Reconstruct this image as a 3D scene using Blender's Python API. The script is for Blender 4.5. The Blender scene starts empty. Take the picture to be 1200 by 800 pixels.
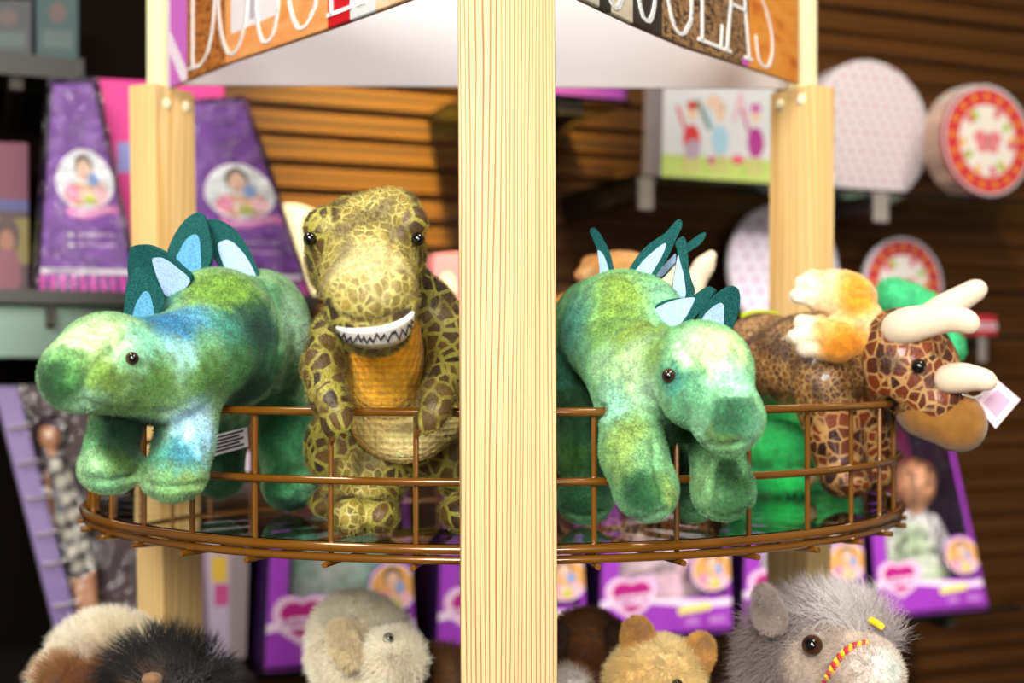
import bpy, bmesh, math, random
import numpy as np
from mathutils import Vector, Matrix, noise
from mathutils.bvhtree import BVHTree

random.seed(7)
rng = np.random.default_rng(7)
scn = bpy.context.scene
COL = scn.collection
F, D, H, HY = 1545.0, 1.2, 1.25, 429.0       # focal length in px, ring distance, eye height, horizon row
CAM = Vector((0, -D, H))


def P(x, y, d):
    return Vector(((x - 600) / F * d, d - D, H - (y - HY) / F * d))


def lin(c):
    c = np.asarray(c, float)
    return np.where(c <= .04045, c / 12.92, ((c + .055) / 1.055) ** 2.4)


def rgb(h):
    h = h.lstrip('#')
    return tuple(int(h[i:i + 2], 16) / 255 for i in (0, 2, 4))


def rl(h):
    return (*lin(rgb(h)), 1.0)


# ---------------------------------------------------------------- objects
def thing(name, label, cat, loc, group=None):
    o = bpy.data.objects.new(name, None)
    o.empty_display_size = .02
    o.location = loc
    COL.objects.link(o)
    return tag(o, label, cat, group)


def tag(o, label=None, cat=None, group=None, kind=None):
    if label: o['label'] = label
    if cat: o['category'] = cat
    if group: o['group'] = group
    if kind: o['kind'] = kind
    return o


def top_of(o):
    while o.parent is not None:
        o = o.parent
    return o


def link(name, me, mats=(), parent=None, smooth=True, origin=None):
    """Link a mesh whose vertices are in world space; under a thing they become relative to the thing's base."""
    if smooth:
        me.polygons.foreach_set('use_smooth', [True] * len(me.polygons))
    for m in (mats if isinstance(mats, (list, tuple)) else [mats]):
        me.materials.append(m)
    o = bpy.data.objects.new(name, me)
    COL.objects.link(o)
    if parent is not None:
        base = Vector(top_of(parent).location)
        me.transform(Matrix.Translation(-base))
        o.parent = parent
    elif origin is not None:
        me.transform(Matrix.Translation(-Vector(origin)))
        o.location = origin
    return o


def mesh_from(name, v, f):
    me = bpy.data.meshes.new(name)
    me.from_pydata([tuple(p) for p in v], [], [tuple(q) for q in f])
    me.update()
    return me


class G:
    """A shape under construction; build() links it as ONE mesh."""
    def __init__(s):
        s.bm = bmesh.new()

    def hexa(s, c8, bevel=0):
        vs = [s.bm.verts.new(c) for c in c8]      # front bl br tr tl, back bl br tr tl
        fs = [(0, 1, 2, 3), (5, 4, 7, 6), (4, 0, 3, 7), (1, 5, 6, 2), (3, 2, 6, 7), (4, 5, 1, 0)]
        faces = [s.bm.faces.new([vs[i] for i in f]) for f in fs]
        if bevel:
            es = list({e for f in faces for e in f.edges})
            bmesh.ops.bevel(s.bm, geom=es, offset=bevel, segments=2, affect='EDGES', profile=.6)
        return s

    def box(s, c, ax, size, bevel=0):
        c = Vector(c)
        a, b, d = [Vector(v) * (k / 2) for v, k in zip(ax, size)]
        pts = [c - a - b - d, c + a - b - d, c + a - b + d, c - a - b + d, c - a + b - d, c + a + b - d, c + a + b + d, c - a + b + d]
        return s.hexa(pts, bevel)

    def tube(s, pts, r, closed=False, seg=10, r2=None):
        pts = [Vector(p) for p in pts]
        n = len(pts)
        rings = []
        prev = None
        for i, p in enumerate(pts):
            if closed:
                t = pts[(i + 1) % n] - pts[i - 1]
            else:
                t = pts[min(i + 1, n - 1)] - pts[max(i - 1, 0)]
            t.normalize()
            if prev is None:
                a = t.orthogonal().normalized()
            else:
                a = (prev - t * prev.dot(t)).normalized()
            prev = a
            b = t.cross(a)
            rr = r if r2 is None else r + (r2 - r) * i / (n - 1)
            rings.append([s.bm.verts.new(p + (a * math.cos(q) + b * math.sin(q)) * rr) for q in [2 * math.pi * k / seg for k in range(seg)]])
        off = 0
        for i in range(n if closed else n - 1):
            A, B = rings[i], rings[(i + 1) % n]
            if closed and i == n - 1:
                off = min(range(seg), key=lambda k: (B[k].co - A[0].co).length)
            for k in range(seg):
                s.bm.faces.new([A[k], A[(k + 1) % seg], B[(k + 1 + off) % seg], B[(k + off) % seg]])
        if not closed:
            s.bm.faces.new(list(reversed(rings[0])))
            s.bm.faces.new(rings[-1])
        return s

    def ball(s, c, r, M=None, seg=20):
        rr = r if isinstance(r, (tuple, list)) else (r, r, r)
        m = Matrix.Translation(Vector(c)) @ (M.to_4x4() if M is not None else Matrix.Identity(4)) @ Matrix.Diagonal((*rr, 1))
        bmesh.ops.create_uvsphere(s.bm, u_segments=seg, v_segments=max(8, seg // 2), radius=1, matrix=m)
        return s

    def slab(s, pts, nrm, th):
        """Outline extruded by th behind its plane."""
        nrm = Vector(nrm)
        a = [s.bm.verts.new(Vector(p)) for p in pts]
        b = [s.bm.verts.new(Vector(p) - nrm * th) for p in pts]
        n = len(a)
        fa = s.bm.faces.new(a)
        fb = s.bm.faces.new(list(reversed(b)))
        for i in range(n):
            s.bm.faces.new([a[i], b[i], b[(i + 1) % n], a[(i + 1) % n]])
        bmesh.ops.triangulate(s.bm, faces=[fa, fb])
        return s

    def build(s, name, mat, parent=None, smooth=True, origin=None, recalc=True):
        if recalc:
            bmesh.ops.recalc_face_normals(s.bm, faces=s.bm.faces)
        me = bpy.data.meshes.new(name)
        s.bm.to_mesh(me)
        s.bm.free()
        o = link(name, me, mat, parent, smooth, origin)
        if smooth:
            me.set_sharp_from_angle(angle=math.radians(38))
        return o


def smooth_loop(pts, k=4):
    pts = [np.array(p, float) for p in pts]
    n = len(pts)
    out = []
    for i in range(n):
        p0, p1, p2, p3 = pts[i - 1], pts[i], pts[(i + 1) % n], pts[(i + 2) % n]
        for j in range(k):
            t = j / k
            out.append(.5 * (2 * p1 + (p2 - p0) * t + (2 * p0 - 5 * p1 + 4 * p2 - p3) * t * t + (3 * p1 - p0 - 3 * p2 + p3) * t ** 3))
    return out


def spline(pts, k=6):
    pts = [np.array(p, float) for p in pts]
    q = [2 * pts[0] - pts[1]] + pts + [2 * pts[-1] - pts[-2]]
    out = []
    for i in range(1, len(q) - 2):
        p0, p1, p2, p3 = q[i - 1:i + 3]
        for j in range(k):
            t = j / k
            out.append(.5 * (2 * p1 + (p2 - p0) * t + (2 * p0 - 5 * p1 + 4 * p2 - p3) * t * t + (3 * p1 - p0 - 3 * p2 + p3) * t ** 3))
    out.append(pts[-1])
    return out


# ---------------------------------------------------------------- materials
def nodes(name):
    m = bpy.data.materials.new(name)
    m.use_nodes = True
    nt = m.node_tree
    return m, nt, nt.nodes['Principled BSDF'], nt.nodes['Material Output']


def N(nt, kind, **kw):
    n = nt.nodes.new(kind)
    for k, v in kw.items():
        if k in n.inputs:
            n.inputs[k].default_value = v
        else:
            setattr(n, k, v)
    return n


def ramp(nt, stops, interp='LINEAR'):
    r = nt.nodes.new('ShaderNodeValToRGB')
    r.color_ramp.interpolation = interp
    e = r.color_ramp.elements
    while len(e) < len(stops): e.new(.5)
    for el, (p, c) in zip(e, stops):
        el.position = p
        el.color = rl(c) if isinstance(c, str) else (c, c, c, 1)
    return r


def plain(name, col, rough=.6, metal=0, spec=.5, var=0, scale=80, coat=0, bump=0, sheen=0):
    m, nt, b, out = nodes(name)
    b.inputs['Base Color'].default_value = rl(col)
    b.inputs['Roughness'].default_value = rough
    b.inputs['Metallic'].default_value = metal
    b.inputs['Specular IOR Level'].default_value = spec
    b.inputs['Coat Weight'].default_value = coat
    b.inputs['Sheen Weight'].default_value = sheen
    if var or bump:
        tc = N(nt, 'ShaderNodeTexCoord')
        nz = N(nt, 'ShaderNodeTexNoise', Scale=scale, Detail=4.0)
        nt.links.new(tc.outputs['Object'], nz.inputs['Vector'])
        if var:
            mr = N(nt, 'ShaderNodeMapRange')
            mr.inputs[1].default_value, mr.inputs[2].default_value = .3, .7
            mr.inputs[3].default_value, mr.inputs[4].default_value = 1 - var, 1 + var
            nt.links.new(nz.outputs['Fac'], mr.inputs[0])
            mx = N(nt, 'ShaderNodeMix', data_type='RGBA', blend_type='MULTIPLY')
            mx.inputs[0].default_value = 1
            mx.inputs[6].default_value = rl(col)
            nt.links.new(mr.outputs[0], mx.inputs[7])
            nt.links.new(mx.outputs[2], b.inputs['Base Color'])
        if bump:
            bp = N(nt, 'ShaderNodeBump', Strength=bump, Distance=.002)
            nt.links.new(nz.outputs['Fac'], bp.inputs['Height'])
            nt.links.new(bp.outputs[0], b.inputs['Normal'])
    return m


def painted(name, rough=.5, spec=.4, var=0, scale=300, sheen=0, coat=0, nscale2=0):
    """Colour from the mesh's own colour attribute (dyed or printed cloth and card)."""
    m, nt, b, out = nodes(name)
    a = N(nt, 'ShaderNodeAttribute', attribute_name='Col')
    b.inputs['Roughness'].default_value = rough
    b.inputs['Specular IOR Level'].default_value = spec
    b.inputs['Sheen Weight'].default_value = sheen
    b.inputs['Coat Weight'].default_value = coat
    src = a.outputs['Color']
    if var:
        tc = N(nt, 'ShaderNodeTexCoord')
        nz = N(nt, 'ShaderNodeTexNoise', Scale=scale, Detail=5.0, Roughness=.65)
        nt.links.new(tc.outputs['Object'], nz.inputs['Vector'])
        mr = N(nt, 'ShaderNodeMapRange')
        mr.inputs[1].default_value, mr.inputs[2].default_value = .3, .7
        mr.inputs[3].default_value, mr.inputs[4].default_value = 1 - var, 1 + var
        nt.links.new(nz.outputs['Fac'], mr.inputs[0])
        mx = N(nt, 'ShaderNodeMix', data_type='RGBA', blend_type='MULTIPLY')
        mx.inputs[0].default_value = 1
        nt.links.new(src, mx.inputs[6])
        nt.links.new(mr.outputs[0], mx.inputs[7])
        src = mx.outputs[2]
    nt.links.new(src, b.inputs['Base Color'])
    return m


def glass(name, tint='#e8f5ee', rough=0.0):
    m, nt, b, out = nodes(name)
    b.inputs['Base Color'].default_value = rl(tint)
    b.inputs['Roughness'].default_value = rough
    b.inputs['Transmission Weight'].default_value = 1
    b.inputs['IOR'].default_value = 1.5
    return m


def film(name):
    """Thin clear plastic wrap: mostly see-through with a glossy skin."""
    m, nt, b, out = nodes(name)
    tr = N(nt, 'ShaderNodeBsdfTransparent')
    gl = N(nt, 'ShaderNodeBsdfGlossy', Roughness=.12)
    fr = N(nt, 'ShaderNodeFresnel', IOR=1.35)
    tc = N(nt, 'ShaderNodeTexCoord')
    nz = N(nt, 'ShaderNodeTexNoise', Scale=28.0, Detail=3.0)
    bp = N(nt, 'ShaderNodeBump', Strength=.8, Distance=.02)
    nt.links.new(tc.outputs['Object'], nz.inputs['Vector'])
    nt.links.new(nz.outputs['Fac'], bp.inputs['Height'])
    nt.links.new(bp.outputs[0], gl.inputs['Normal'])
    nt.links.new(bp.outputs[0], fr.inputs['Normal'])
    mx = N(nt, 'ShaderNodeMixShader')
    nt.links.new(fr.outputs[0], mx.inputs[0])
    nt.links.new(tr.outputs[0], mx.inputs[1])
    nt.links.new(gl.outputs[0], mx.inputs[2])
    nt.links.new(mx.outputs[0], out.inputs['Surface'])
    return m


def wood(name, base, line, pale, sx=120, contrast=1.0, along='Z'):
    """Straight-grained timber: fine wavering dark pores along one axis over soft broad bands."""
    m, nt, b, out = nodes(name)
    tc = N(nt, 'ShaderNodeTexCoord')
    mp = N(nt, 'ShaderNodeMapping')
    sc = {'Z': (1, 1, .045), 'X': (.045, 1, 1)}[along]
    mp.inputs['Scale'].default_value = sc
    nt.links.new(tc.outputs['Object'], mp.inputs['Vector'])
    n1 = N(nt, 'ShaderNodeTexNoise', Scale=14.0, Detail=2.0)
    nt.links.new(mp.outputs[0], n1.inputs['Vector'])
    wv = N(nt, 'ShaderNodeTexWave', Scale=sx / 6.28 * 2.2, Distortion=3.0, Detail=2.5)
    wv.inputs['Detail Scale'].default_value = 1.2
    wv.bands_direction = 'X' if along == 'Z' else 'Z'
    ad = N(nt, 'ShaderNodeVectorMath', operation='MULTIPLY_ADD')
    ad.inputs[1].default_value = (.06, .06, .06)
    nt.links.new(n1.outputs['Color'], ad.inputs[0])
    nt.links.new(mp.outputs[0], ad.inputs[2])
    nt.links.new(ad.outputs[0], wv.inputs['Vector'])
    r1 = ramp(nt, [(0.0, line), (.22, base), (.6, pale), (1, base)])
    nt.links.new(wv.outputs['Fac'], r1.inputs[0])
    n2 = N(nt, 'ShaderNodeTexNoise', Scale=420.0, Detail=3.0)
    mp2 = N(nt, 'ShaderNodeMapping')
    mp2.inputs['Scale'].default_value = {'Z': (1, 1, .02), 'X': (.02, 1, 1)}[along]
    nt.links.new(tc.outputs['Object'], mp2.inputs['Vector'])
    nt.links.new(mp2.outputs[0], n2.inputs['Vector'])
    r2 = ramp(nt, [(.3, .78), (.55, 1.0)])
    nt.links.new(n2.outputs['Fac'], r2.inputs[0])
    mx = N(nt, 'ShaderNodeMix', data_type='RGBA', blend_type='MULTIPLY')
    mx.inputs[0].default_value = .7 * contrast
    nt.links.new(r1.outputs[0], mx.inputs[6])
    nt.links.new(r2.outputs[0], mx.inputs[7])
    nt.links.new(mx.outputs[2], b.inputs['Base Color'])
    b.inputs['Roughness'].default_value = .5
    b.inputs['Specular IOR Level'].default_value = .3
    return m


def scaly(name, scale, cell_a, cell_b, edge, mottled, rough=.45, width=.12, ratio=2.1, stretch=(1, 1, 1), fine_a=None, fine_b=None, fine_edge=None, pale='#ffffff', rnd=.85, spark=0):
    """Printed reptile-skin cloth: voronoi cells with pale borders, two sizes of cell mixed by a broad noise."""
    m, nt, b, out = nodes(name)
    tc = N(nt, 'ShaderNodeTexCoord')
    mp = N(nt, 'ShaderNodeMapping')
    mp.inputs['Scale'].default_value = stretch
    nt.links.new(tc.outputs['Object'], mp.inputs['Vector'])
    wob = N(nt, 'ShaderNodeTexNoise', Scale=scale * .6, Detail=2.0)
    nt.links.new(mp.outputs[0], wob.inputs['Vector'])
    ad = N(nt, 'ShaderNodeVectorMath', operation='MULTIPLY_ADD')
    ad.inputs[1].default_value = (.35 / scale,) * 3
    nt.links.new(wob.outputs['Color'], ad.inputs[0])
    nt.links.new(mp.outputs[0], ad.inputs[2])

    def layer(s, cell_a=cell_a, cell_b=cell_b, edge=edge):
        ve = N(nt, 'ShaderNodeTexVoronoi', feature='DISTANCE_TO_EDGE', Scale=s, Randomness=rnd)
        vc = N(nt, 'ShaderNodeTexVoronoi', feature='F1', Scale=s, Randomness=rnd)
        for v in (ve, vc): nt.links.new(ad.outputs[0], v.inputs['Vector'])
        cr = ramp(nt, [(.0, cell_a), (.45, cell_b), (1, cell_a)])
        sep = N(nt, 'ShaderNodeSeparateColor')
        nt.links.new(vc.outputs['Color'], sep.inputs[0])
        nt.links.new(sep.outputs[0], cr.inputs[0])
        er = ramp(nt, [(width * .55, 0.0), (width, 1.0)])
        nt.links.new(ve.outputs['Distance'], er.inputs[0])
        mx = N(nt, 'ShaderNodeMix', data_type='RGBA')
        mx.inputs[6].default_value = rl(edge)
        nt.links.new(er.outputs[0], mx.inputs[0])
        nt.links.new(cr.outputs[0], mx.inputs[7])
        return mx.outputs[2]
    big, small = layer(scale), layer(scale * ratio, fine_a or cell_a, fine_b or cell_b, fine_edge or edge)
    at = N(nt, 'ShaderNodeAttribute', attribute_name='Col')
    sc = N(nt, 'ShaderNodeSeparateColor')
    nt.links.new(at.outputs['Color'], sc.inputs[0])
    br = ramp(nt, [(.1, 0.0), (.35, 1.0)])
    nt.links.new(sc.outputs[0], br.inputs[0])
    mx = N(nt, 'ShaderNodeMix', data_type='RGBA')
    nt.links.new(br.outputs[0], mx.inputs[0])
    nt.links.new(small, mx.inputs[6])
    nt.links.new(big, mx.inputs[7])
    mo = N(nt, 'ShaderNodeTexNoise', Scale=scale * .45, Detail=3.0)
    nt.links.new(tc.outputs['Object'], mo.inputs['Vector'])
    mor = ramp(nt, [(.48, 0.0), (.62, .75)])
    nt.links.new(mo.outputs['Fac'], mor.inputs[0])
    m2 = N(nt, 'ShaderNodeMix', data_type='RGBA')
    m2.inputs[7].default_value = rl(mottled)
    nt.links.new(mor.outputs[0], m2.inputs[0])
    nt.links.new(mx.outputs[2], m2.inputs[6])
    m3 = N(nt, 'ShaderNodeMix', data_type='RGBA')
    m3.inputs[7].default_value = rl(pale)
    nt.links.new(sc.outputs[1], m3.inputs[0])
    nt.links.new(m2.outputs[2], m3.inputs[6])
    nt.links.new(m3.outputs[2], b.inputs['Base Color'])
    b.inputs['Roughness'].default_value = rough
    b.inputs['Specular IOR Level'].default_value = .5
    if spark:
        sn = N(nt, 'ShaderNodeTexNoise', Scale=700.0, Detail=2.0)
        nt.links.new(tc.outputs['Object'], sn.inputs['Vector'])
        sr = ramp(nt, [(.5, .55), (.62, .12)])
        nt.links.new(sn.outputs['Fac'], sr.inputs[0])
        nt.links.new(sr.outputs[0], b.inputs['Roughness'])
        bp = N(nt, 'ShaderNodeBump', Strength=spark, Distance=.002)
        nt.links.new(sn.outputs['Fac'], bp.inputs['Height'])
        nt.links.new(bp.outputs[0], b.inputs['Normal'])
        b.inputs['Coat Weight'].default_value = .25
    return m


# ---------------------------------------------------------------- soft bodies
class Soft:
    """A stuffed shape: rounded volumes blended into one continuous skin."""
    def __init__(s, k=.012):
        s.p, s.k, s.dent = [], k, None

    def _m(s, q):
        x, y, d, r = q
        return np.array(P(x, y, d)), r * d / F

    def cone(s, a, b, k=None):
        (pa, ra), (pb, rb) = s._m(a), s._m(b)
        s.p.append(('c', pa, ra, pb, rb, s.k if k is None else k))
        return s

    def chain(s, *q, k=None):
        for a, b in zip(q, q[1:]): s.cone(a, b, k)
        return s

    def ell(s, x, y, d, rx, ry, rd=None, roll=0, yaw=0, pitch=0, k=None):
        """Ellipsoid: rx, ry, rd are half sizes in px at distance d; roll turns it in the picture (clockwise degrees)."""
        c = np.array(P(x, y, d))
        r = np.array([rx, rd if rd else (rx + ry) / 2, ry]) * d / F
        R = Matrix.Rotation(math.radians(yaw), 3, 'Z') @ Matrix.Rotation(math.radians(pitch), 3, 'X') @ Matrix.Rotation(math.radians(roll), 3, 'Y')
        s.p.append(('e', c, r, np.array(R), None, s.k if k is None else k))
        return s

    def field(s, X):
        out = None
        for q in s.p:
            if q[0] == 'c':
                _, a, ra, b, rb, k = q
                ba = b - a
                t = np.clip(((X - a) @ ba) / max(ba @ ba, 1e-12), 0, 1)
                f = np.linalg.norm(X - a - t[:, None] * ba, axis=1) - (ra + (rb - ra) * t)
            else:
                _, c, r, R, _, k = q
                L = (X - c) @ R
                k0 = np.linalg.norm(L / r, axis=1)
                k1 = np.linalg.norm(L / r ** 2, axis=1)
                f = k0 * (k0 - 1) / np.maximum(k1, 1e-9)
            if out is None:
                out = f
            else:
                h = np.maximum(k - np.abs(out - f), 0) / max(k, 1e-9)
                out = np.minimum(out, f) - h * h * k * .25
        if s.dent is not None:
            out = np.maximum(out, -s.dent(X))
        return out

    def mesh(s, h):
        lo, hi = np.full(3, 1e9), np.full(3, -1e9)
        for q in s.p:
            pr = [(q[1], q[2]), (q[3], q[4])] if q[0] == 'c' else [(q[1], q[2].max())]
            for c, r in pr:
                lo, hi = np.minimum(lo, c - r), np.maximum(hi, c + r)
        lo, hi = lo - 3 * h, hi + 3 * h
        n = np.ceil((hi - lo) / h).astype(int) + 1
        ax = [lo[i] + h * np.arange(n[i]) for i in range(3)]
        Fv = np.empty(n, np.float32)
        yy, zz = np.meshgrid(ax[1], ax[2], indexing='ij')
        step = max(1, int(250000 / (n[1] * n[2])))
        for i in range(0, n[0], step):
            xs = ax[0][i:i + step]
            X = np.empty((len(xs), n[1], n[2], 3))
            X[..., 0] = xs[:, None, None]
            X[..., 1] = yy
            X[..., 2] = zz
            Fv[i:i + step] = s.field(X.reshape(-1, 3)).reshape(len(xs), n[1], n[2])
        return nets(Fv, lo, h)


def nets(Fv, o, h):
    S = Fv < 0
    n = np.array(Fv.shape) - 1
    off = [(i, j, k) for i in (0, 1) for j in (0, 1) for k in (0, 1)]
    sl = lambda A, c: A[c[0]:c[0] + n[0], c[1]:c[1] + n[1], c[2]:c[2] + n[2]]
    cnt = sum(sl(S, c).astype(np.int8) for c in off)
    act = (cnt > 0) & (cnt < 8)
    I = np.argwhere(act)
    idx = np.full(n, -1, np.int64)
    idx[act] = np.arange(len(I))
    pos, num = np.zeros((len(I), 3)), np.zeros(len(I))
    for a in off:
        for d in range(3):
            if a[d]: continue
            b = list(a); b[d] = 1
            fa = Fv[tuple((I + a).T)]
            fb = Fv[tuple((I + b).T)]
            m = (fa < 0) != (fb < 0)
            t = fa[m] / (fa[m] - fb[m])
            pp = np.tile(np.array(a, float), (m.sum(), 1))
            pp[:, d] += t
            pos[m] += pp
            num[m] += 1
    V = o + h * (I + pos / num[:, None])
    Q = []
    for d in range(3):
        u, v = [(1, 2), (2, 0), (0, 1)][d]
        sA = [slice(None)] * 3; sB = [slice(None)] * 3
        sA[d] = slice(0, -1); sB[d] = slice(1, None)
        ch = S[tuple(sA)] != S[tuple(sB)]
        E = np.argwhere(ch)
        E = E[(E[:, u] > 0) & (E[:, v] > 0) & (E[:, u] < n[u]) & (E[:, v] < n[v])]
        inside = S[tuple(E.T)]
        c = []
        for du, dv in ((0, 0), (1, 0), (1, 1), (0, 1)):
            e = E.copy()
            e[:, u] -= du; e[:, v] -= dv
            c.append(idx[tuple(e.T)])
        q = np.stack(c, 1)
        q[~inside] = q[~inside][:, ::-1]
        Q.append(q)
    return V, np.concatenate(Q)


class Skin:
    """The meshed soft body with its surface look-ups, dye and seams."""
    def __init__(s, soft, h):
        s.V, s.Q = soft.mesh(h)
        s.tree = BVHTree.FromPolygons([Vector(v) for v in s.V], [list(map(int, q)) for q in s.Q])
        s.normals()

    def normals(s):
        a = s.V[s.Q]
        fn = np.cross(a[:, 2] - a[:, 0], a[:, 3] - a[:, 1])
        nv = np.zeros_like(s.V)
        for k in range(4): np.add.at(nv, s.Q[:, k], fn)
        s.Nv = nv / np.maximum(np.linalg.norm(nv, axis=1), 1e-12)[:, None]

    def hit(s, x, y, d=1.0):
        di = (P(x, y, 1.0) - CAM).normalized()
        loc, n, i, t = s.tree.ray_cast(CAM, di)
        if loc is None:
            q, n, i, t = s.tree.find_nearest(P(x, y, d))
            return q, n
        return loc, n

    def line(s, pts, d=1.0, k=5):
        return [np.array(s.hit(x, y, d)[0]) for x, y in spline(pts, k)]

    def groove(s, pts, w=.003, dep=.002, d=1.0):
        L = np.array(s.line(pts, d))
        dm = np.full(len(s.V), 1e9)
        s.D = getattr(s, 'D', np.ones(len(s.V)))
        for a, b in zip(L, L[1:]):
            ba = b - a
            if np.linalg.norm(ba) > .05: continue
            t = np.clip(((s.V - a) @ ba) / max(ba @ ba, 1e-12), 0, 1)
            dm = np.minimum(dm, np.linalg.norm(s.V - a - t[:, None] * ba, axis=1))
        s.D = np.minimum(s.D, 1 - np.exp(-(dm / (w * .62)) ** 2))
        s.V = s.V - s.Nv * (dep * np.exp(-(dm / w) ** 2))[:, None]
        return s

    def dye(s, base, blobs, d=1.0, jitter=.25, nscale=55, gain=1.0, cont=1.0):
        """Patches of dyed colour: (x, y, radius px, colour, strength) placed where they show on the skin."""
        V = s.V
        nz = np.array([(noise.noise(Vector(v) * nscale), noise.noise(Vector(v) * nscale + Vector((9, 3, 5))), noise.noise(Vector(v) * nscale * 2.7)) for v in V])
        Vj = V + nz * jitter * .03
        w = np.ones(len(V))
        c = np.tile(np.array(rgb(base)), (len(V), 1))
        for x, y, r, colr, st in blobs:
            p, n = s.hit(x, y, d)
            dd = (CAM - p).length
            rm = r * dd / F
            g = st * 9 * np.exp(-1.5 * (np.linalg.norm(Vj - np.array(p), axis=1) / rm) ** 2)
            c += g[:, None] * np.array(rgb(colr))
            w += g
        c = np.clip(c / w[:, None], 0, 1) ** gain
        L = c.mean(1, keepdims=True)
        if cont != 1:
            L2 = np.clip(.47 + (L - .53) * cont, .17, .80)
            c = c * L2 / L
            c = L2 + (c - L2) * 1.12
        c *= (1 + (.16 + .3 * (cont - 1)) * nz[:, 2:3])
        s.C = np.clip(c, 0, 1)
        return s

    def build(s, name, mat, parent):
        me = mesh_from(name, s.V, s.Q.tolist())
        if hasattr(s, 'C'):
            ca = me.color_attributes.new('Col', 'BYTE_COLOR', 'CORNER')
            vi = np.empty(len(me.loops), np.int32)
            me.loops.foreach_get('vertex_index', vi)
            ca.data.foreach_set('color_srgb', np.c_[s.C[vi], np.ones(len(vi))].astype(np.float32).ravel())
        o = link(name, me, mat, parent)
        if hasattr(s, 'D'):
            vg = o.vertex_groups.new(name='pile')
            vg.add([int(i) for i in np.nonzero(s.D > .97)[0]], 1.0, 'REPLACE')
            for i in np.nonzero(s.D <= .97)[0]:
                vg.add([int(i)], float(s.D[i]), 'REPLACE')
        return o


def fur(o, length=.005, count=2500, kids=30, rad=.0003, seed=1, rough=.002, clump=0.0, tip=.25, brown=.0, droop=0.0, rough_size=.3):
    md = o.modifiers.new('fur', 'PARTICLE_SYSTEM')
    ps = md.particle_system
    ps.seed = seed
    s = ps.settings
    s.name = o.name + '_fur'
    s.type = 'HAIR'
    s.count = count
    s.use_advanced_hair = True
    s.hair_length = length
    s.hair_step = 3
    s.render_step = 2
    s.display_step = 2
    s.child_type = 'INTERPOLATED'
    s.rendered_child_count = kids
    s.child_percent = 1
    s.root_radius = 1
    s.tip_radius = tip
    s.radius_scale = rad
    s.brownian_factor = brown
    s.effector_weights.gravity = 0
    s.roughness_1 = rough
    s.roughness_1_size = rough_size
    s.roughness_2 = rough * 2
    s.roughness_endpoint = rough * 1.2
    s.clump_factor = clump
    s.child_length = 1
    s.use_hair_bspline = False
    if 'pile' in o.vertex_groups:
        ps.vertex_group_length = 'pile'
        ps.vertex_group_density = 'pile'
    if droop:
        s.object_align_factor = (0, 0, -droop)
    return o


# ---------------------------------------------------------------- printed card
class Print:
    """A printed sheet: colours on a fine grid, u to the right and v up, both 0..1."""
    def __init__(s, nx, ny, base='#ffffff'):
        s.nx, s.ny = nx, ny
        u, v = np.meshgrid(np.linspace(0, 1, nx), np.linspace(0, 1, ny), indexing='ij')
        s.u, s.v = u, v
        s.c = np.tile(np.array(rgb(base)), (nx, ny, 1))

    def put(s, mask, col):
        s.c[mask] = rgb(col) if isinstance(col, str) else col
        return s

    def rect(s, a, b, c, d, col):
        return s.put((s.u >= a) & (s.u <= c) & (s.v >= b) & (s.v <= d), col)

    def oval(s, x, y, rx, ry, col):
        return s.put(((s.u - x) / rx) ** 2 + ((s.v - y) / ry) ** 2 <= 1, col)

    def ring(s, x, y, rx, ry, t, col):
        q = ((s.u - x) / rx) ** 2 + ((s.v - y) / ry) ** 2
        return s.put((q <= 1) & (q >= (1 - t) ** 2), col)

    def heart(s, x, y, r, ry, col):
        X, Y = (s.u - x) / r * 1.15, (s.v - y) / ry * 1.15 + .1
        return s.put((X * X + Y * Y - 1) ** 3 - X * X * Y ** 3 <= 0, col)

    def stroke(s, pts, w, col, asp=1.0):
        m = np.zeros(s.u.shape, bool)
        for (ax, ay), (bx, by) in zip(pts, pts[1:]):
            dx, dy = bx - ax, (by - ay) * asp
            L = max(dx * dx + dy * dy, 1e-12)
            t = np.clip(((s.u - ax) * dx + (s.v - ay) * asp * dy) / L, 0, 1)
            m |= np.hypot(s.u - ax - t * dx, (s.v - ay) * asp - t * dy) <= w
        return s.put(m, col)

    def blotch(s, mask, cols, scale, seed=0):
        pts = np.argwhere(mask)
        cs = [np.array(rgb(c)) for c in cols]
        for i, j in pts:
            q = noise.fractal(Vector((s.u[i, j] * scale, s.v[i, j] * scale, seed)), 1.0, 2.0, 3) * .5 + .5
            q = min(max(q, 0), .999) * (len(cs) - 1)
            k = int(q)
            s.c[i, j] = cs[k] * (1 - q + k) + cs[min(k + 1, len(cs) - 1)] * (q - k)
        return s

    def sheet(s, name, at, mat, parent, keep=None, thick=0):
        """at(u, v) -> world point arrays; keep masks the quads that stay."""
        nx, ny = s.nx, s.ny
        V = at(s.u.ravel()[:, None], s.v.ravel()[:, None])
        f = []
        for i in range(nx - 1):
            for j in range(ny - 1):
                if keep is None or keep[i, j]:
                    a = i * ny + j
                    f.append((a, a + ny, a + ny + 1, a + 1))
        me = mesh_from(name, V, f)
        ca = me.color_attributes.new('Col', 'FLOAT_COLOR', 'POINT')
        ca.data.foreach_set('color_srgb', np.c_[s.c.reshape(-1, 3), np.ones(nx * ny)].astype(np.float32).ravel())
        o = link(name, me, mat, parent, smooth=True)
        if thick:
            md = o.modifiers.new('card', 'SOLIDIFY')
            md.thickness = thick
            md.offset = -1
        return o


def quad(bl, br, tr, tl):
    bl, br, tr, tl = [np.array(q) for q in (bl, br, tr, tl)]
    return lambda u, v: bl * (1 - u) * (1 - v) + br * u * (1 - v) + tr * u * v + tl * (1 - u) * v


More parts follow.
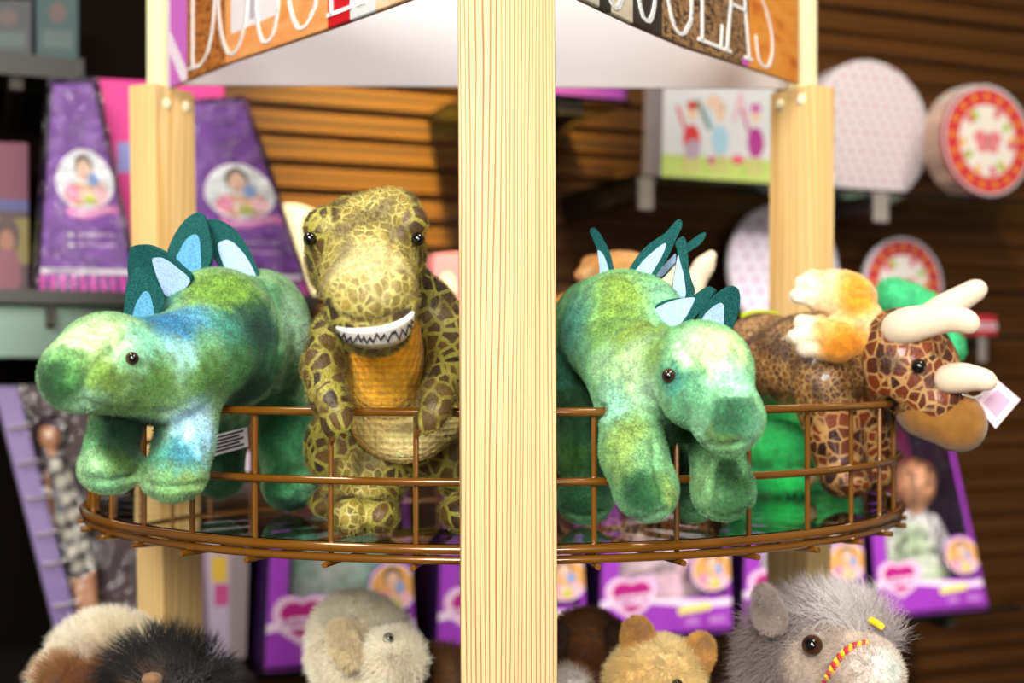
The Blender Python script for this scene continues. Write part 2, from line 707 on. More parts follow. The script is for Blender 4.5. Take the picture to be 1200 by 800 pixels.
M = {}
M['post'] = wood('ash_post', '#cfaa78', '#8a5a2a', '#debf90', sx=260)
M['post_back'] = wood('ash_post_back', '#dfba7c', '#d2a868', '#e6c68c', sx=110, contrast=.35)
M['wire'] = plain('bronze_wire', '#7a4c10', rough=.2, metal=.25, spec=.8, coat=.5)
M['shelf_glass'] = glass('shelf_glass', '#dff0e6')
M['felt_teal'] = plain('teal_felt', '#1c5150', rough=.95, spec=.1, var=.45, scale=900, bump=.3)
M['felt_blue'] = plain('sky_blue_felt', '#a6c6ee', rough=.95, spec=.1, var=.18, scale=700, bump=.3)
M['felt_mid'] = plain('mid_blue_felt', '#5b9cc4', rough=.95, spec=.1, var=.3, scale=700, bump=.3)
M['plush'] = painted('dyed_plush', rough=.85, spec=.2, var=.38, scale=420, sheen=.12)
M['plush_soft'] = painted('soft_plush', rough=.9, spec=.15, var=.18, scale=300, sheen=.25)
M['black'] = plain('black_bead', '#0a0808', rough=.08, spec=.8)
M['amber'] = plain('amber_bead', '#6b3d1c', rough=.08, spec=.8)
M['print'] = painted('printed_card', rough=.42, spec=.45)
M['print_gloss'] = painted('printed_gloss', rough=.25, spec=.5)
M['film'] = film('clear_wrap')
M['cream_metal'] = plain('cream_screw', '#f0e6c4', rough=.35, spec=.5)
M['cream'] = plain('cream_paint', '#efe7b9', rough=.5)
M['white_board'] = plain('white_board', '#ebeaf3', rough=.5)
M['letter'] = plain('white_letter', '#ffffff', rough=.4)
M['white_cloth'] = plain('white_cloth', '#f3f0ea', rough=.8, var=.05)
M['ink'] = plain('ink', '#17151f', rough=.7)
M['tag_white'] = plain('tag_paper', '#ece7ea', rough=.6)
# ================================================================ camera and light
cd = bpy.data.cameras.new('camera')
cam = bpy.data.objects.new('camera', cd)
cam.location = CAM
cam.rotation_euler = (math.pi / 2, 0, 0)
cd.sensor_width = 36
cd.lens = F / 1200 * 36
cd.shift_y = (HY - 400) / 1200
cd.clip_start = .05
cd.dof.use_dof = True
cd.dof.focus_distance = .86
cd.dof.aperture_fstop = 5.0
COL.objects.link(cam)
scn.camera = cam
vs = scn.view_settings
vs.view_transform = 'Standard'
vs.look = 'None'
vs.gamma = 1
vs.use_curve_mapping = False
vs.exposure = .45
scn.cycles.max_bounces = 8
scn.cycles.transparent_max_bounces = 16
scn.cycles.caustics_reflective = False
scn.cycles.caustics_refractive = False

w = bpy.data.worlds.new('store_air')
scn.world = w
w.use_nodes = True
w.node_tree.nodes['Background'].inputs[0].default_value = (1, .9, .78, 1)
w.node_tree.nodes['Background'].inputs[1].default_value = .13


def lamp(name, kind, loc, aim, power, color, size=.5, spot=60, blend=.6):
    l = bpy.data.lights.new(name, kind)
    l.energy = power
    l.color = color
    if kind == 'AREA':
        l.size = size
    else:
        l.shadow_soft_size = size
    if kind == 'SPOT':
        l.spot_size = math.radians(spot)
        l.spot_blend = blend
    o = bpy.data.objects.new(name, l)
    o.location = loc
    o.rotation_euler = (Vector(aim) - Vector(loc)).to_track_quat('-Z', 'Y').to_euler()
    COL.objects.link(o)
    return o


lamp('ceiling_light', 'AREA', (-.3, -2.15, 1.95), (0, -.2, H - .12), 44, (1, .96, .89), .6)
lamp('ceiling_light', 'AREA', (.9, -.9, 2.9), (.1, -.1, H), 18, (1, .93, .8), .5)
lamp('ceiling_light', 'AREA', (-.9, -.5, 2.9), (-.2, -.1, H), 14, (1, .95, .84), .5)
# warm spots washing the slatted wall and the shelves
lamp('wall_spot', 'SPOT', (.0, .35, 2.8), (-.16, 1.25, 1.56), 560, (1, .84, .20), .08, 33, 1.0)
lamp('wall_spot', 'SPOT', (.9, .4, 2.7), (.80, 1.5, 1.6), 19, (1, .86, .55), .10, 66, .8)
lamp('wall_spot', 'SPOT', (-.5, -.1, 2.7), (-.62, .95, 1.45), 30, (1, .9, .78), .10, 44, .8)
lamp('wall_spot', 'SPOT', (1.25, .15, 2.1), (.45, 1.2, .90), 120, (1, .9, .84), .12, 46, .8)
lamp('wall_spot', 'SPOT', (-1.1, -.1, 1.9), (-.17, 1.0, .98), 40, (1, .92, .86), .12, 26, .9)
lamp('low_front_fill', 'AREA', (.5, -2.4, 1.35), (0, 0, 1.02), 13, (1, .95, .87), .5)  # unseen fill light added low in front to brighten the lower plush

# ================================================================ room
W0, WU, WN = np.array((-.304, 1.15)), np.array((.924, .382)), np.array((.382, -.924))
WU, WN = WU / np.linalg.norm(WU), WN / np.linalg.norm(WN)


def Wp(x, y, o):
    """The point seen at pixel x, y on the plane standing o in front of the slatted wall."""
    d2 = np.array(((x - 600) / F, 1.0))
    c2 = np.array((0, -D))
    t = ((W0 + WN * o - c2) @ WN) / (d2 @ WN)
    return Vector((d2[0] * t, -D + t, H - (y - HY) / F * t))


def Wuv(u, o, z):
    q = W0 + WU * u + WN * o
    return Vector((q[0], q[1], z))


def Wu(x, o):
    p = Wp(x, HY, o)
    return float((np.array((p.x, p.y)) - W0) @ WU)


M['slat'] = wood('slat_wood', '#55320d', '#3a2007', '#643c12', sx=30, along='X', contrast=.6)
M['floor'] = plain('dark_floor', '#3a2c22', rough=.6, var=.2, scale=4)

# slatted wall: one profile of boards with deep grooves, run along the wall
g = G()
pitch, groove = .0488, .0105
zs = []
z = 0.0
while z < 2.9:
    zs += [(z + .002, -.012), (z + .002, -.002), (z + .004, 0), (z + pitch - groove - .002, 0), (z + pitch - groove, -.002), (z + pitch - groove, -.012)]
    z += pitch
u0, u1 = -1.6, 2.6
A = [g.bm.verts.new(Wuv(u0, o, z)) for z, o in zs]
B = [g.bm.verts.new(Wuv(u1, o, z)) for z, o in zs]
for i in range(len(zs) - 1):
    g.bm.faces.new([A[i], B[i], B[i + 1], A[i + 1]])
wall = g.build('wall_back', M['slat'], smooth=False)
# turn the object so that the grain runs along the boards
ang = math.atan2(WU[1], WU[0])
R = Matrix.Translation(Vector((W0[0], W0[1], 0))) @ Matrix.Rotation(ang, 4, 'Z')
wall.data.transform(R.inverted())
wall.matrix_world = R
tag(wall, kind='structure')
md = wall.modifiers.new('board', 'SOLIDIFY')
md.thickness = .03
md.offset = -1

g = G()
g.box((.2, -.2, -.05), ((1, 0, 0), (0, 1, 0), (0, 0, 1)), (5, 5, .1))
tag(g.build('floor', M['floor'], smooth=False), kind='structure')
# black panel covering the boards at the left end of the wall
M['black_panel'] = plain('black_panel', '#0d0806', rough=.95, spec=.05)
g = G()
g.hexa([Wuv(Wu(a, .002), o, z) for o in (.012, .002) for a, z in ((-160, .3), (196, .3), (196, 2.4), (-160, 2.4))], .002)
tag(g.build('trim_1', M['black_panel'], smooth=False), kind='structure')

# ================================================================ display stand
RC = Vector((-.0163, 0, 0))       # axis of the baskets
RR = .355
PX = Vector((1, 0, 0))


def ang_axes(deg):
    a = math.radians(deg)
    out = Vector((math.cos(a), math.sin(a), 0))
    return out, Vector((-math.sin(a), math.cos(a), 0))


stand = thing('display_stand', 'three-sided wooden display stand with arched printed signs on top', 'display stand', (RC.x, 0, 0))
POSTS = {}


def post(deg, c, ztop, lean, wide=.0600, thick=.036, mat='post_back'):
    out, tan = ang_axes(deg)
    c = Vector(c)
    g = G()
    pts = []
    for z in (0.0, ztop):
        s = Vector((lean * (z - H), 0, 0))
        for a, b in ((-1, -1), (1, -1), (1, 1), (-1, 1)):
            pts.append(c + s + tan * (a * wide / 2) + out * (b * thick / 2) + Vector((0, 0, z)))
    g.hexa([pts[0], pts[1], pts[5], pts[4], pts[3], pts[2], pts[6], pts[7]], .0016)
    o = g.build('post', M[mat], stand)
    POSTS[deg] = (c, out, tan)
    return o


nc = Vector((-.0032, -.3795, 0))
post(-87.5, nc, H + .52, -.004, .0592, .036, 'post')
lc, rc = Vector((-.363, .185, 0)), Vector((.307, .205, 0))
post(152.5, lc, H + 329 / F * 1.365, -.017)
post(32.5, rc, H + 330 / F * 1.375, .008)


def plane_hit(x, y, A, B):
    A2, B2 = np.array(A[:2]), np.array(B[:2])
    n = np.array((-(B2 - A2)[1], (B2 - A2)[0]))
    d2 = np.array(((x - 600) / F, 1.0))
    t = ((A2 - np.array((0, -D))) @ n) / (d2 @ n)
    return np.array((d2[0] * t, -D + t, H - (y - HY) / F * t))


# cream uprights on the two far posts that carry the signs
for c, deg, ln in ((lc, 152.5, -.0055), (rc, 32.5, .003)):
    out, tan = ang_axes(deg)
    g = G()
    g.box(c + Vector((ln, 0, H + .2855 + .12)), (tan, out, (0, 0, 1)), (.021, .021, .24), .001)
    g.build('sign_upright', M['cream'], stand)
# domed screws on the inner faces
for c, deg, pts, ln in ((lc, 152.5, ((195, 122), (218, 125)), -.0053), (rc, 32.5, ((914, 123), (939, 117)), .0025)):
    out, tan = ang_axes(deg)
    A0 = c - out * .0182 + Vector((ln, 0, 0))
    for x, y in pts:
        p = plane_hit(x, y, A0, A0 + tan)
        Mx = Matrix((tan, Vector((0, 0, 1)), -out)).transposed()
        g = G()
        g.ball(p, (.0062, .0062, .0036), Mx, 20)
        g.box(Vector(p) - out * .0034, (tan, (0, 0, 1), out), (.0016, .006, .0009))
        g.build('screw', M['cream_metal'], stand)

LET = {
    'D': [[(.14, 0), (.14, 1)], [(0, 0), (.14, 0), (.45, .005), (.72, .09), (.9, .28), (.97, .5), (.9, .72), (.72, .91), (.45, .995), (.14, 1), (0, 1)]],
    'O': [[(.5 + .47 * math.sin(a), .5 - .51 * math.cos(a)) for a in [i * math.pi / 14 for i in range(29)]]],
    'U': [[(.14, 1), (.14, .3), (.2, .12), (.34, .01), (.54, -.015), (.72, .03), (.84, .14), (.88, .3), (.88, 1)], [(0, 1), (.28, 1)], [(.75, 1), (1, 1)]],
    'G': [[(.92, .8), (.8, .94), (.6, 1.01), (.4, .98), (.2, .85), (.06, .62), (.04, .4), (.14, .16), (.34, .01), (.58, -.01), (.78, .06), (.88, .14), (.88, .42)], [(.68, .42), (1, .42)]],
    'L': [[(.16, 1), (.16, 0)], [(0, 0), (.95, 0), (1, .16)], [(0, 1), (.34, 1)]],
    'A': [[(.1, 0), (.5, 1.02), (.9, 0)], [(.24, .36), (.76, .36)], [(0, 0), (.24, 0)], [(.74, 0), (1, 0)]],
    'S': [[(.86, .78), (.8, .93), (.6, 1.01), (.36, .99), (.16, .86), (.14, .7), (.28, .56), (.6, .43), (.82, .3), (.88, .15), (.74, .03), (.5, -.015), (.24, .03), (.1, .2)]],
}


def lettering(name, word, base, A, B, parent, n_out, hgt=.118, wdt=.0042):
    """Serif capitals standing on a slanted line of the sign; base(x) gives the row of the line."""
    g = G()
    dirv = Vector((np.array(B) - np.array(A)))
    dirv.z = 0
    dirv.normalize()
    for ch, x0, x1 in word:
        p0 = Vector(plane_hit(x0, base(x0), A, B))
        p1 = Vector(plane_hit(x1, base(x1), A, B))
        ex = p1 - p0
        ez = Vector((0, 0, hgt))
        for st in LET[ch]:
            pts = spline([(x, y, 0) for x, y in st], 4) if len(st) > 3 else st
            q = [p0 + ex * float(a[0]) + ez * float(a[1]) + n_out * .0008 for a in pts]
            for i in range(len(q) - 1):
                t = (q[i + 1] - q[i])
                if t.length < 1e-6: continue
                t.normalize()
                s = n_out.cross(t).normalized()
                wd = wdt * (1.15 if abs(t.z) > .6 else .72) / 2
                e = t * wd * .5
                c = [q[i] - s * wd - e, q[i + 1] - s * wd + e, q[i + 1] + s * wd + e, q[i] + s * wd - e]
                k = n_out * .0006
                vsx = [g.bm.verts.new(v) for v in c] + [g.bm.verts.new(v - k * 1.6) for v in c]
                for f in ((0, 1, 2, 3), (7, 6, 5, 4), (0, 4, 5, 1), (1, 5, 6, 2), (2, 6, 7, 3), (3, 7, 4, 0)):
                    g.bm.faces.new([vsx[j] for j in f])
    return g.build(name, M['letter'], parent, smooth=False)


def sign(A, B, edge, paint, word, base):
    A, B = np.array(A), np.array(B)
    Lp = [plane_hit(x, y, A, B) for x, y in edge]
    ab = (B - A)[:2]
    U = lambda p: float(((p - A)[:2] @ ab) / (ab @ ab))
    us, zsx = [U(p) for p in Lp], [p[2] for p in Lp]
    ztop = H + .43
    pu = lambda x: U(plane_hit(x, 0, A, B))
    sh = Print(420, 120)

    def at(u, v):
        zb = np.interp(u[:, 0], us, zsx)
        zz = zb + (ztop - zb) * v[:, 0]
        return np.c_[A[0] + ab[0] * u[:, 0], A[1] + ab[1] * u[:, 0], zz]
    paint(sh, pu)
    n = Vector((ab[1], -ab[0], 0)).normalized()
    if n.y > 0: n = -n
    o = sh.sheet('sign_panel', at, M['print'], stand)
    md = o.modifiers.new('board', 'SOLIDIFY')
    md.thickness = .005
    md.offset = -1 if o.data.polygons[0].normal.dot(n) > 0 else 1
    lettering('lettering', word, base, A, B, o, n)
    return o


def paint_left(s, pu):
    U, V = s.u, s.v
    b = lambda x0, x1: (U >= pu(x0)) & (U < pu(x1))
    s.put(b(0, 202), '#efe6f4')
    s.put(b(199, 220), '#d06bcb')
    s.put(b(199, 220) & (np.abs((U - pu(200)) / (pu(220) - pu(200)) + (V - .3) * 3) < .25), '#f3e2f3')
    s.blotch(b(219, 264), ['#4a2410', '#8a4a1e', '#c98238', '#6b3414'], 46, 1)
    s.blotch(b(264, 388), ['#d9853a', '#eaa86c', '#e59452', '#f0b985'], 7, 2)
    s.put(b(271, 326) & (V > .16) & (V < .7), '#e9e2e6')
    s.put(b(292, 301) & (V > .2) & (V < .55), '#b9b2c0')
    s.put(b(384, 412), '#c4141f')
    s.put(b(410, 441), '#d9dcdf')
    s.blotch(b(440, 560), ['#e9a977', '#f3cfae', '#d98b52'], 6, 3)


def paint_right(s, pu):
    U, V = s.u, s.v
    lo = lambda x0, x1: (U <= pu(x0)) & (U > pu(x1))
    b = lambda x0, x1: (U >= min(pu(x0), pu(x1))) & (U < max(pu(x0), pu(x1)))
    s.blotch(b(600, 702), ['#8d8a78', '#c9c4b0', '#a39a84'], 5, 4)
    s.put(b(702, 716), '#2c2622')
    s.blotch(b(716, 742), ['#b7ab96', '#d4c9b3', '#9a8d78'], 9, 5)
    s.put(b(742, 776), '#33291f')
    s.blotch(b(776, 878), ['#1d130c', '#3a2717', '#b88d60', '#2a1a10', '#caa478'], 42, 6)
    s.blotch(b(877, 980), ['#c9651a', '#e98f30', '#f0a040', '#d9771f'], 10, 7)
    s.put(b(870, 877) & (V < .045), '#cf5ac0')


LA, LB = P(196, 100, 1.352), Vector((-.0345, -.352, H))
RA, RB = P(936, 100, 1.352), Vector((.0275, -.352, H))
sign(LA, LB, [(196, 104), (212, 96.5), (269, 73), (377, 36), (475, 0), (540, -24)], paint_left,
     [('D', 222, 253), ('O', 255, 292), ('U', 296, 331), ('G', 335, 376), ('L', 384, 414), ('A', 418, 462), ('S', 468, 502)],
     lambda x: 81 - .385 * (x - 222))
sign(RA, RB, [(938, 99), (934, 97.5), (871, 76.5), (808, 56), (739, 26), (685, 0), (648, -20)], paint_right,
     [('S', 883, 908), ('A', 848, 881), ('L', 818, 846), ('G', 778, 814), ('U', 742, 772), ('O', 704, 737), ('D', 668, 700)],
     lambda x: 76 + .397 * (x - 895))
# white back board between the far posts
g = G()
zb = H + 327 / F * 1.415
g.box((-.0285, .215, zb + .12), ((1, .03, 0), (-.03, 1, 0), (0, 0, 1)), (.69, .005, .24))
g.build('back_board', M['white_board'], stand, smooth=False)


# ================================================================ wire baskets
ZR, ZM, ZB1, ZB2 = H - .0295, H - .0744, H - .1176, H - .1241
GZ = H - .1150                    # top of the glass in the basket


def hoop(r, z, rad, n=96):
    g = G()
    g.tube([(RC.x + r * math.cos(2 * math.pi * i / n), r * math.sin(2 * math.pi * i / n), z) for i in range(n)], rad, True, 10)
    return g


basket = thing('wire_basket', 'round bronze wire basket holding the plush dinosaurs between the posts', 'basket', (RC.x, 0, ZB2))
hoop(RR, ZR, .0029).build('rim_hoop', M['wire'], basket)
hoop(RR, ZM, .0027).build('middle_hoop', M['wire'], basket)
hoop(RR + .001, ZB1, .0033).build('bottom_hoop', M['wire'], basket)
hoop(RR - .001, ZB2 - .0005, .0029).build('base_hoop', M['wire'], basket)
g = G()
phi0 = math.radians(1.97)
rw = RR - .0042
pth = [Vector((rw, 0, ZR)), Vector((rw, 0, ZB1)), Vector((rw, 0, ZB2 - .001)), Vector((rw + .003, 0, ZB2 - .0045))]
g.tube([(rw, 0, ZR + .001), (rw, 0, ZM), (rw, 0, ZB1), (rw - .0005, 0, ZB2)], .0019, False, 8)
g.tube([(rw + .010, 0, ZB2 - .0048), (rw - .02, 0, ZB2 - .0048), (.19, 0, ZB2 - .0048)], .0021, False, 8)
u0 = g.build('upright_wire', M['wire'])
u0.data.transform(Matrix.Translation((0, 0, -ZB2)))
u0.parent = basket
u0.rotation_euler.z = -math.pi / 2 + phi0
for k in range(1, 38):
    c = u0.copy()
    COL.objects.link(c)
    c.rotation_euler.z = -math.pi / 2 + phi0 + k * 2 * math.pi / 38
hoop(.20, ZB2 - .0048, .0024).build('floor_hoop', M['wire'], basket)

g = G()
bmesh.ops.create_cone(g.bm, cap_ends=True, segments=96, radius1=.3485, radius2=.3485, depth=.003, matrix=Matrix.Translation((RC.x, 0, GZ - .0015)))
bmesh.ops.bevel(g.bm, geom=[e for e in g.bm.edges if abs(e.verts[0].co.z - e.verts[1].co.z) < 1e-5 and e.is_manifold], offset=.0008, segments=1, affect='EDGES')
gl = g.build('glass_shelf', M['shelf_glass'], origin=(RC.x, 0, GZ - .003))
tag(gl, 'round clear glass shelf lying in the upper wire basket', 'shelf')

DZ = -.36
lowb = basket.copy()
COL.objects.link(lowb)
lowb.location.z += DZ
lowb['label'] = 'lower round wire basket under the one with dinosaurs'
for ch in list(basket.children):
    c = ch.copy()
    COL.objects.link(c)
    c.parent = lowb
gl2 = gl.copy()
COL.objects.link(gl2)
gl2.location.z += DZ
gl2['label'] = 'round glass shelf under the furry plush animals of the lower basket'
GZL = GZ + DZ
# ================================================================ plush dinosaurs
def C3(pts, sx=1.0, ox=0, oy=0):
    return [(ox + x * sx, oy + y * sx) for x, y in pts]


def oriented(pts):
    """World outline points -> ring order and a normal turned to the camera."""
    n = Vector((0, 0, 0))
    m = len(pts)
    for i in range(m):
        a, b = pts[i], pts[(i + 1) % m]
        n += Vector(((a.y - b.y) * (a.z + b.z), (a.z - b.z) * (a.x + b.x), (a.x - b.x) * (a.y + b.y)))
    n.normalize()
    if n.dot(CAM - pts[0]) < 0:
        pts = list(reversed(pts))
        n = -n
    return pts, n


def back_plate(parent, out, inset, base, tip, db, dt, mat_in='felt_blue', twist=0.0, thick=.0034):
    """A felt plate: leaf-shaped sheet with a paler inset patch sewn on; db, dt are distances of base and tip."""
    bx, tx = np.array(base, float), np.array(tip, float)
    ax = tx - bx
    L2 = ax @ ax
    sd = np.array((-ax[1], ax[0]))

    def w(p):
        q = np.array(p[:2], float) - bx
        return P(p[0], p[1], db + (dt - db) * (q @ ax) / L2 + twist * (q @ sd) / L2)
    op, n = oriented([w(p) for p in smooth_loop(out, 4)])
    g = G()
    g.slab(op, n, thick)
    pl = g.build('back_plate', M['felt_teal'], parent)
    ip, n2 = oriented([w(p) for p in smooth_loop(inset, 4)])
    g = G()
    g.slab([p + n * .0008 for p in ip], n, .0014)
    g.build('plate_inset', M[mat_in], pl)
    return pl


M['dark_amber'] = plain('dark_amber_bead', '#3a1d0c', rough=.08, spec=.8)


def rim_dent(X):
    """Room pressed into a toy by the hoops and wires of the basket."""
    r = np.hypot(X[:, 0] - RC.x, X[:, 1])
    e = np.full(len(X), 1e9)
    for z, rr, rad in ((ZR, RR, .0029), (ZM, RR, .0027), (ZB1, RR, .0033), (ZB2, RR, .003)):
        e = np.minimum(e, np.hypot(r - rr, X[:, 2] - z) - rad - .0026)
    st = 2 * math.pi / 38
    a = np.arctan2(X[:, 1], X[:, 0] - RC.x) + math.pi / 2 - phi0
    da = (a + st / 2) % st - st / 2
    up = np.hypot(r - rw, r * da) - .0019 - .0026
    up = np.where((X[:, 2] < ZR + .003), up, 1e9)
    return np.minimum(e, up)


def bead_eye(parent, skin, x, y, d, r, iris='amber', pupil=True, sink=.35, name='eye'):
    p, n = skin.hit(x, y, d)
    n = (n * .6 + (CAM - p).normalized() * .4).normalized()
    c = p + n * r * (1 - 2 * sink)
    g = G()
    g.ball(c, r, None, 20)
    e = g.build(name, M[iris], parent)
    if pupil:
        v = (CAM - c).normalized() * .7 + n * .5
        v.normalize()
        q = v.to_track_quat('Z', 'Y').to_matrix()
        g = G()
        g.ball(c + v * r * .62, (r * .66, r * .66, r * .42), q, 16)
        g.build('pupil', M['black'], e)
    return e


def ribbon(skin, top, bot, off, nu=26, nv=5, thick=.0012, d=.8):
    """A strip of cloth laid on the skin between two lines of pixels."""
    T, B = [np.array(q) for q in spline(top, 8)], [np.array(q) for q in spline(bot, 8)]
    ti = np.linspace(0, len(T) - 1, nu)
    bi = np.linspace(0, len(B) - 1, nu)
    lp = lambda A, q: A[int(q)] + (A[min(int(q) + 1, len(A) - 1)] - A[int(q)]) * (q - int(q))
    V = []
    for a, b in zip(ti, bi):
        p, q = lp(T, a), lp(B, b)
        for j in range(nv):
            s = p + (q - p) * j / (nv - 1)
            h, n = skin.hit(s[0], s[1], d)
            V.append(np.array(h + n * off))
    f = [(i * nv + j, i * nv + j + 1, (i + 1) * nv + j + 1, (i + 1) * nv + j) for i in range(nu - 1) for j in range(nv - 1)]
    return V, f


# ---------------------------------------------------------------- left stegosaurus
t = thing('plush_stegosaurus', 'blue and green plush stegosaurus hanging its head out over the basket rim at left', 'plush toy', (-.2, -.2, GZ), None)
steg_left = t
s = Soft(.016)
s.ell(90, 440, .775, 38, 35, 40, roll=-8)
s.cone((94, 438, .777, 36), (122, 424, .80, 42))
s.ell(124, 421, .805, 46, 42, 44, roll=-14)
s.cone((128, 428, .802, 44), (182, 437, .842, 51), k=.022)
s.cone((182, 434, .842, 52), (238, 412, .89, 60), k=.022)
s.ell(215, 440, .895, 46, 48, 50)
s.ell(258, 398, .93, 76, 84, 78, roll=-12)
s.ell(300, 392, .985, 62, 76, 80, roll=10)
s.ell(330, 415, 1.03, 40, 68, 60)
s.cone((330, 420, 1.09, 46), (335, 470, 1.2, 16))
s.cone((334, 430, 1.02, 38), (336, 520, 1.035, 33), k=.008)
s.cone((336, 520, 1.035, 33), (338, 566, 1.035, 31), k=.006)
s.ell(341, 570, 1.02, 31, 27, 38, roll=-12, k=.006)
s.cone((262, 420, 1.04, 38), (258, 540, 1.07, 28), k=.008)
s.ell(258, 560, 1.06, 27, 24, 34, k=.006)
s.cone((228, 452, .875, 33), (216, 520, .855, 32), k=.008)
s.cone((216, 520, .855, 32), (205, 552, .848, 34), k=.008)
s.ell(204, 558, .84, 38, 28, 36, roll=-8, k=.006)
s.cone((142, 470, .855, 30), (132, 520, .845, 31), k=.008)
s.ell(129, 548, .838, 37, 30, 36, k=.006)
s.dent = rim_dent
sk = Skin(s, .0031)
for L in ([(150, 391), (135, 410), (112, 428), (101, 447), (100, 462)], [(98, 470), (125, 478), (160, 482), (195, 482)], [(172, 568), (200, 573), (238, 566)],
          [(96, 560), (125, 566), (162, 556)], [(123, 480), (121, 520), (118, 560)], [(312, 330), (328, 372), (326, 420), (318, 468)], [(330, 480), (332, 530), (336, 560), (362, 582)]):
    sk.groove(L, .0026, .0034, .85)
LG, MG, DG, BL, PB, YG = '#a9cf9a', '#6fa857', '#2f6b45', '#3f86b4', '#b6dcee', '#a3b54e'
sk.dye('#90b688', [
    (62, 446, 24, '#3a7444', 1.6), (80, 425, 25, '#6aa85c', .8), (105, 397, 30, '#c4dfae', 1.5), (134, 392, 22, '#b9d9a0', 1.3), (125, 440, 26, '#7d9f45', 1.2), (155, 420, 18, '#8fc09a', .8),
    (110, 470, 22, '#a3d3b4', 1), (160, 470, 26, '#8fbb74', .8), (185, 440, 26, '#6f9d4a', .8), (175, 405, 25, '#8ccbb8', 1),
    (200, 378, 32, '#3d87b8', 1.6), (225, 372, 26, '#5b9fc4', 1.2), (185, 362, 24, '#3f8a86', 1), (215, 412, 24, '#a9d8d6', .9), (240, 400, 24, '#83bb88', .8),
    (262, 340, 30, '#7fa946', 1.4), (285, 345, 26, '#86b04f', 1), (300, 378, 28, '#2c6356', 1.8), (275, 385, 28, '#4a9a8a', 1), (245, 440, 30, '#6da352', 1), (285, 425, 30, '#5d9a58', 1), (300, 450, 28, '#24583a', 1.6),
    (320, 345, 22, '#5c9c6a', .8), (342, 380, 26, '#b4dcc0', 1.6), (355, 400, 22, '#c9e8d2', 1.5), (345, 430, 24, '#8cc39a', 1), (318, 430, 20, '#4f9660', 1),
    (325, 500, 30, '#2d7a46', 1.4), (352, 510, 22, '#5aa878', 1), (325, 560, 26, '#237540', 1.5), (352, 572, 20, '#7fc096', 1), (345, 592, 14, '#0f4a2a', 1.5),
    (225, 485, 24, '#bfe0f2', 1.8), (232, 510, 22, '#a6d2ea', 1.6), (215, 535, 22, '#4d9db4', 1.5), (190, 535, 16, '#5aa58c', 1), (200, 565, 20, '#86b472', 1.1), (230, 560, 16, '#a9c978', .9),
    (110, 510, 18, '#79b880', 1), (105, 545, 18, '#a6d3a0', 1.1), (150, 505, 26, '#1f4a36', 2), (142, 535, 20, '#4a6e2c', 1.5), (125, 570, 18, '#7db387', .9), (258, 540, 30, '#1f5a38', 1),
], .9, gain=1.0, cont=1.28)
body = sk.build('body', M['plush'], t)
fur(body, .0016, 4500, 34, .00019, 3, .0007)
bead_eye(t, sk, 154, 420, .83, .0040, 'dark_amber')
o4 = lambda pts: C3(pts, .4875, 30, 230)
back_plate(t, o4([(440, 118), (432, 66), (444, 54), (470, 58), (502, 78), (528, 112), (548, 150), (560, 196), (508, 206), (480, 196), (462, 160)]),
           o4([(462, 122), (474, 108), (490, 107), (512, 124), (535, 154), (552, 196), (506, 200), (482, 178)]), (270, 325), (247, 258), .955, .965, twist=.012)
back_plate(t, o4([(340, 145), (348, 112), (366, 78), (390, 50), (412, 39), (428, 44), (440, 78), (449, 130), (438, 172), (400, 205), (356, 190)]),
           o4([(362, 160), (372, 130), (386, 106), (402, 93), (416, 97), (421, 130), (420, 186), (390, 195)]), (228, 322), (234, 250), .935, .945, 'felt_mid', twist=-.01)
back_plate(t, o4([(246, 190), (246, 150), (252, 124), (270, 118), (300, 120), (340, 140), (372, 168), (399, 202), (345, 248), (322, 246), (262, 235)]),
           o4([(306, 156), (314, 147), (334, 150), (364, 171), (396, 206), (347, 242), (325, 212)]), (200, 348), (170, 288), .905, .90, twist=-.02)
back_plate(t, o4([(236, 320), (238, 262), (244, 214), (256, 184), (270, 171), (296, 186), (332, 236), (326, 276), (304, 312), (270, 336)]),
           o4([(250, 330), (256, 288), (268, 252), (286, 228), (300, 240), (307, 292), (282, 326)]), (166, 388), (163, 318), .875, .87, 'felt_mid', twist=.015)
# cloth care tag hanging behind the front leg
g = G()
q = [P(243, 512, .995), P(290, 500, .99), P(291, 523, .99), P(244, 536, .995)]
g.slab(q, (0, -1, 0), .0006)
ct = g.build('care_tag', M['tag_white'], t, smooth=False)
g = G()
for k in range(5):
    yy = .14 + k * .17
    a = q[0].lerp(q[3], yy).lerp(q[1].lerp(q[2], yy), .12) + Vector((0, -.0006, 0))
    b = q[0].lerp(q[3], yy).lerp(q[1].lerp(q[2], yy), .9 - .1 * (k % 2)) + Vector((0, -.0006, 0))
    dz = Vector((0, 0, .0008))
    g.hexa([a - dz, b - dz, b + dz, a + dz] + [v + Vector((0, .0004, 0)) for v in (a - dz, b - dz, b + dz, a + dz)])
g.build('printed_text', M['ink'], ct, smooth=False)

# ---------------------------------------------------------------- right stegosaurus
t = thing('plush_stegosaurus', 'pale green plush stegosaurus hanging over the rim just right of the near post', 'plush toy', (.1, -.25, GZ), None)
s = Soft(.015)
s.ell(854, 493, .772, 34, 33, 38, roll=12)
s.cone((852, 487, .775, 35), (832, 438, .80, 44))
s.ell(827, 430, .805, 46, 40, 42, roll=25)
s.ell(806, 468, .798, 27, 29, 28)
s.cone((816, 426, .815, 41), (768, 432, .852, 46), k=.02)
s.cone((748, 448, .878, 55), (730, 388, .92, 62), k=.03)
s.cone((730, 386, .925, 62), (708, 394, .972, 60), k=.02)
s.ell(785, 486, .875, 40, 36, 40)
s.ell(765, 388, .92, 36, 50, 48)
s.ell(704, 398, .985, 56, 70, 70)
s.cone((690, 420, 1.03, 44), (668, 460, 1.14, 15))
s.cone((675, 440, .965, 32), (682, 540, .955, 29), k=.008)
s.ell(686, 583, .945, 33, 31, 36, k=.006)
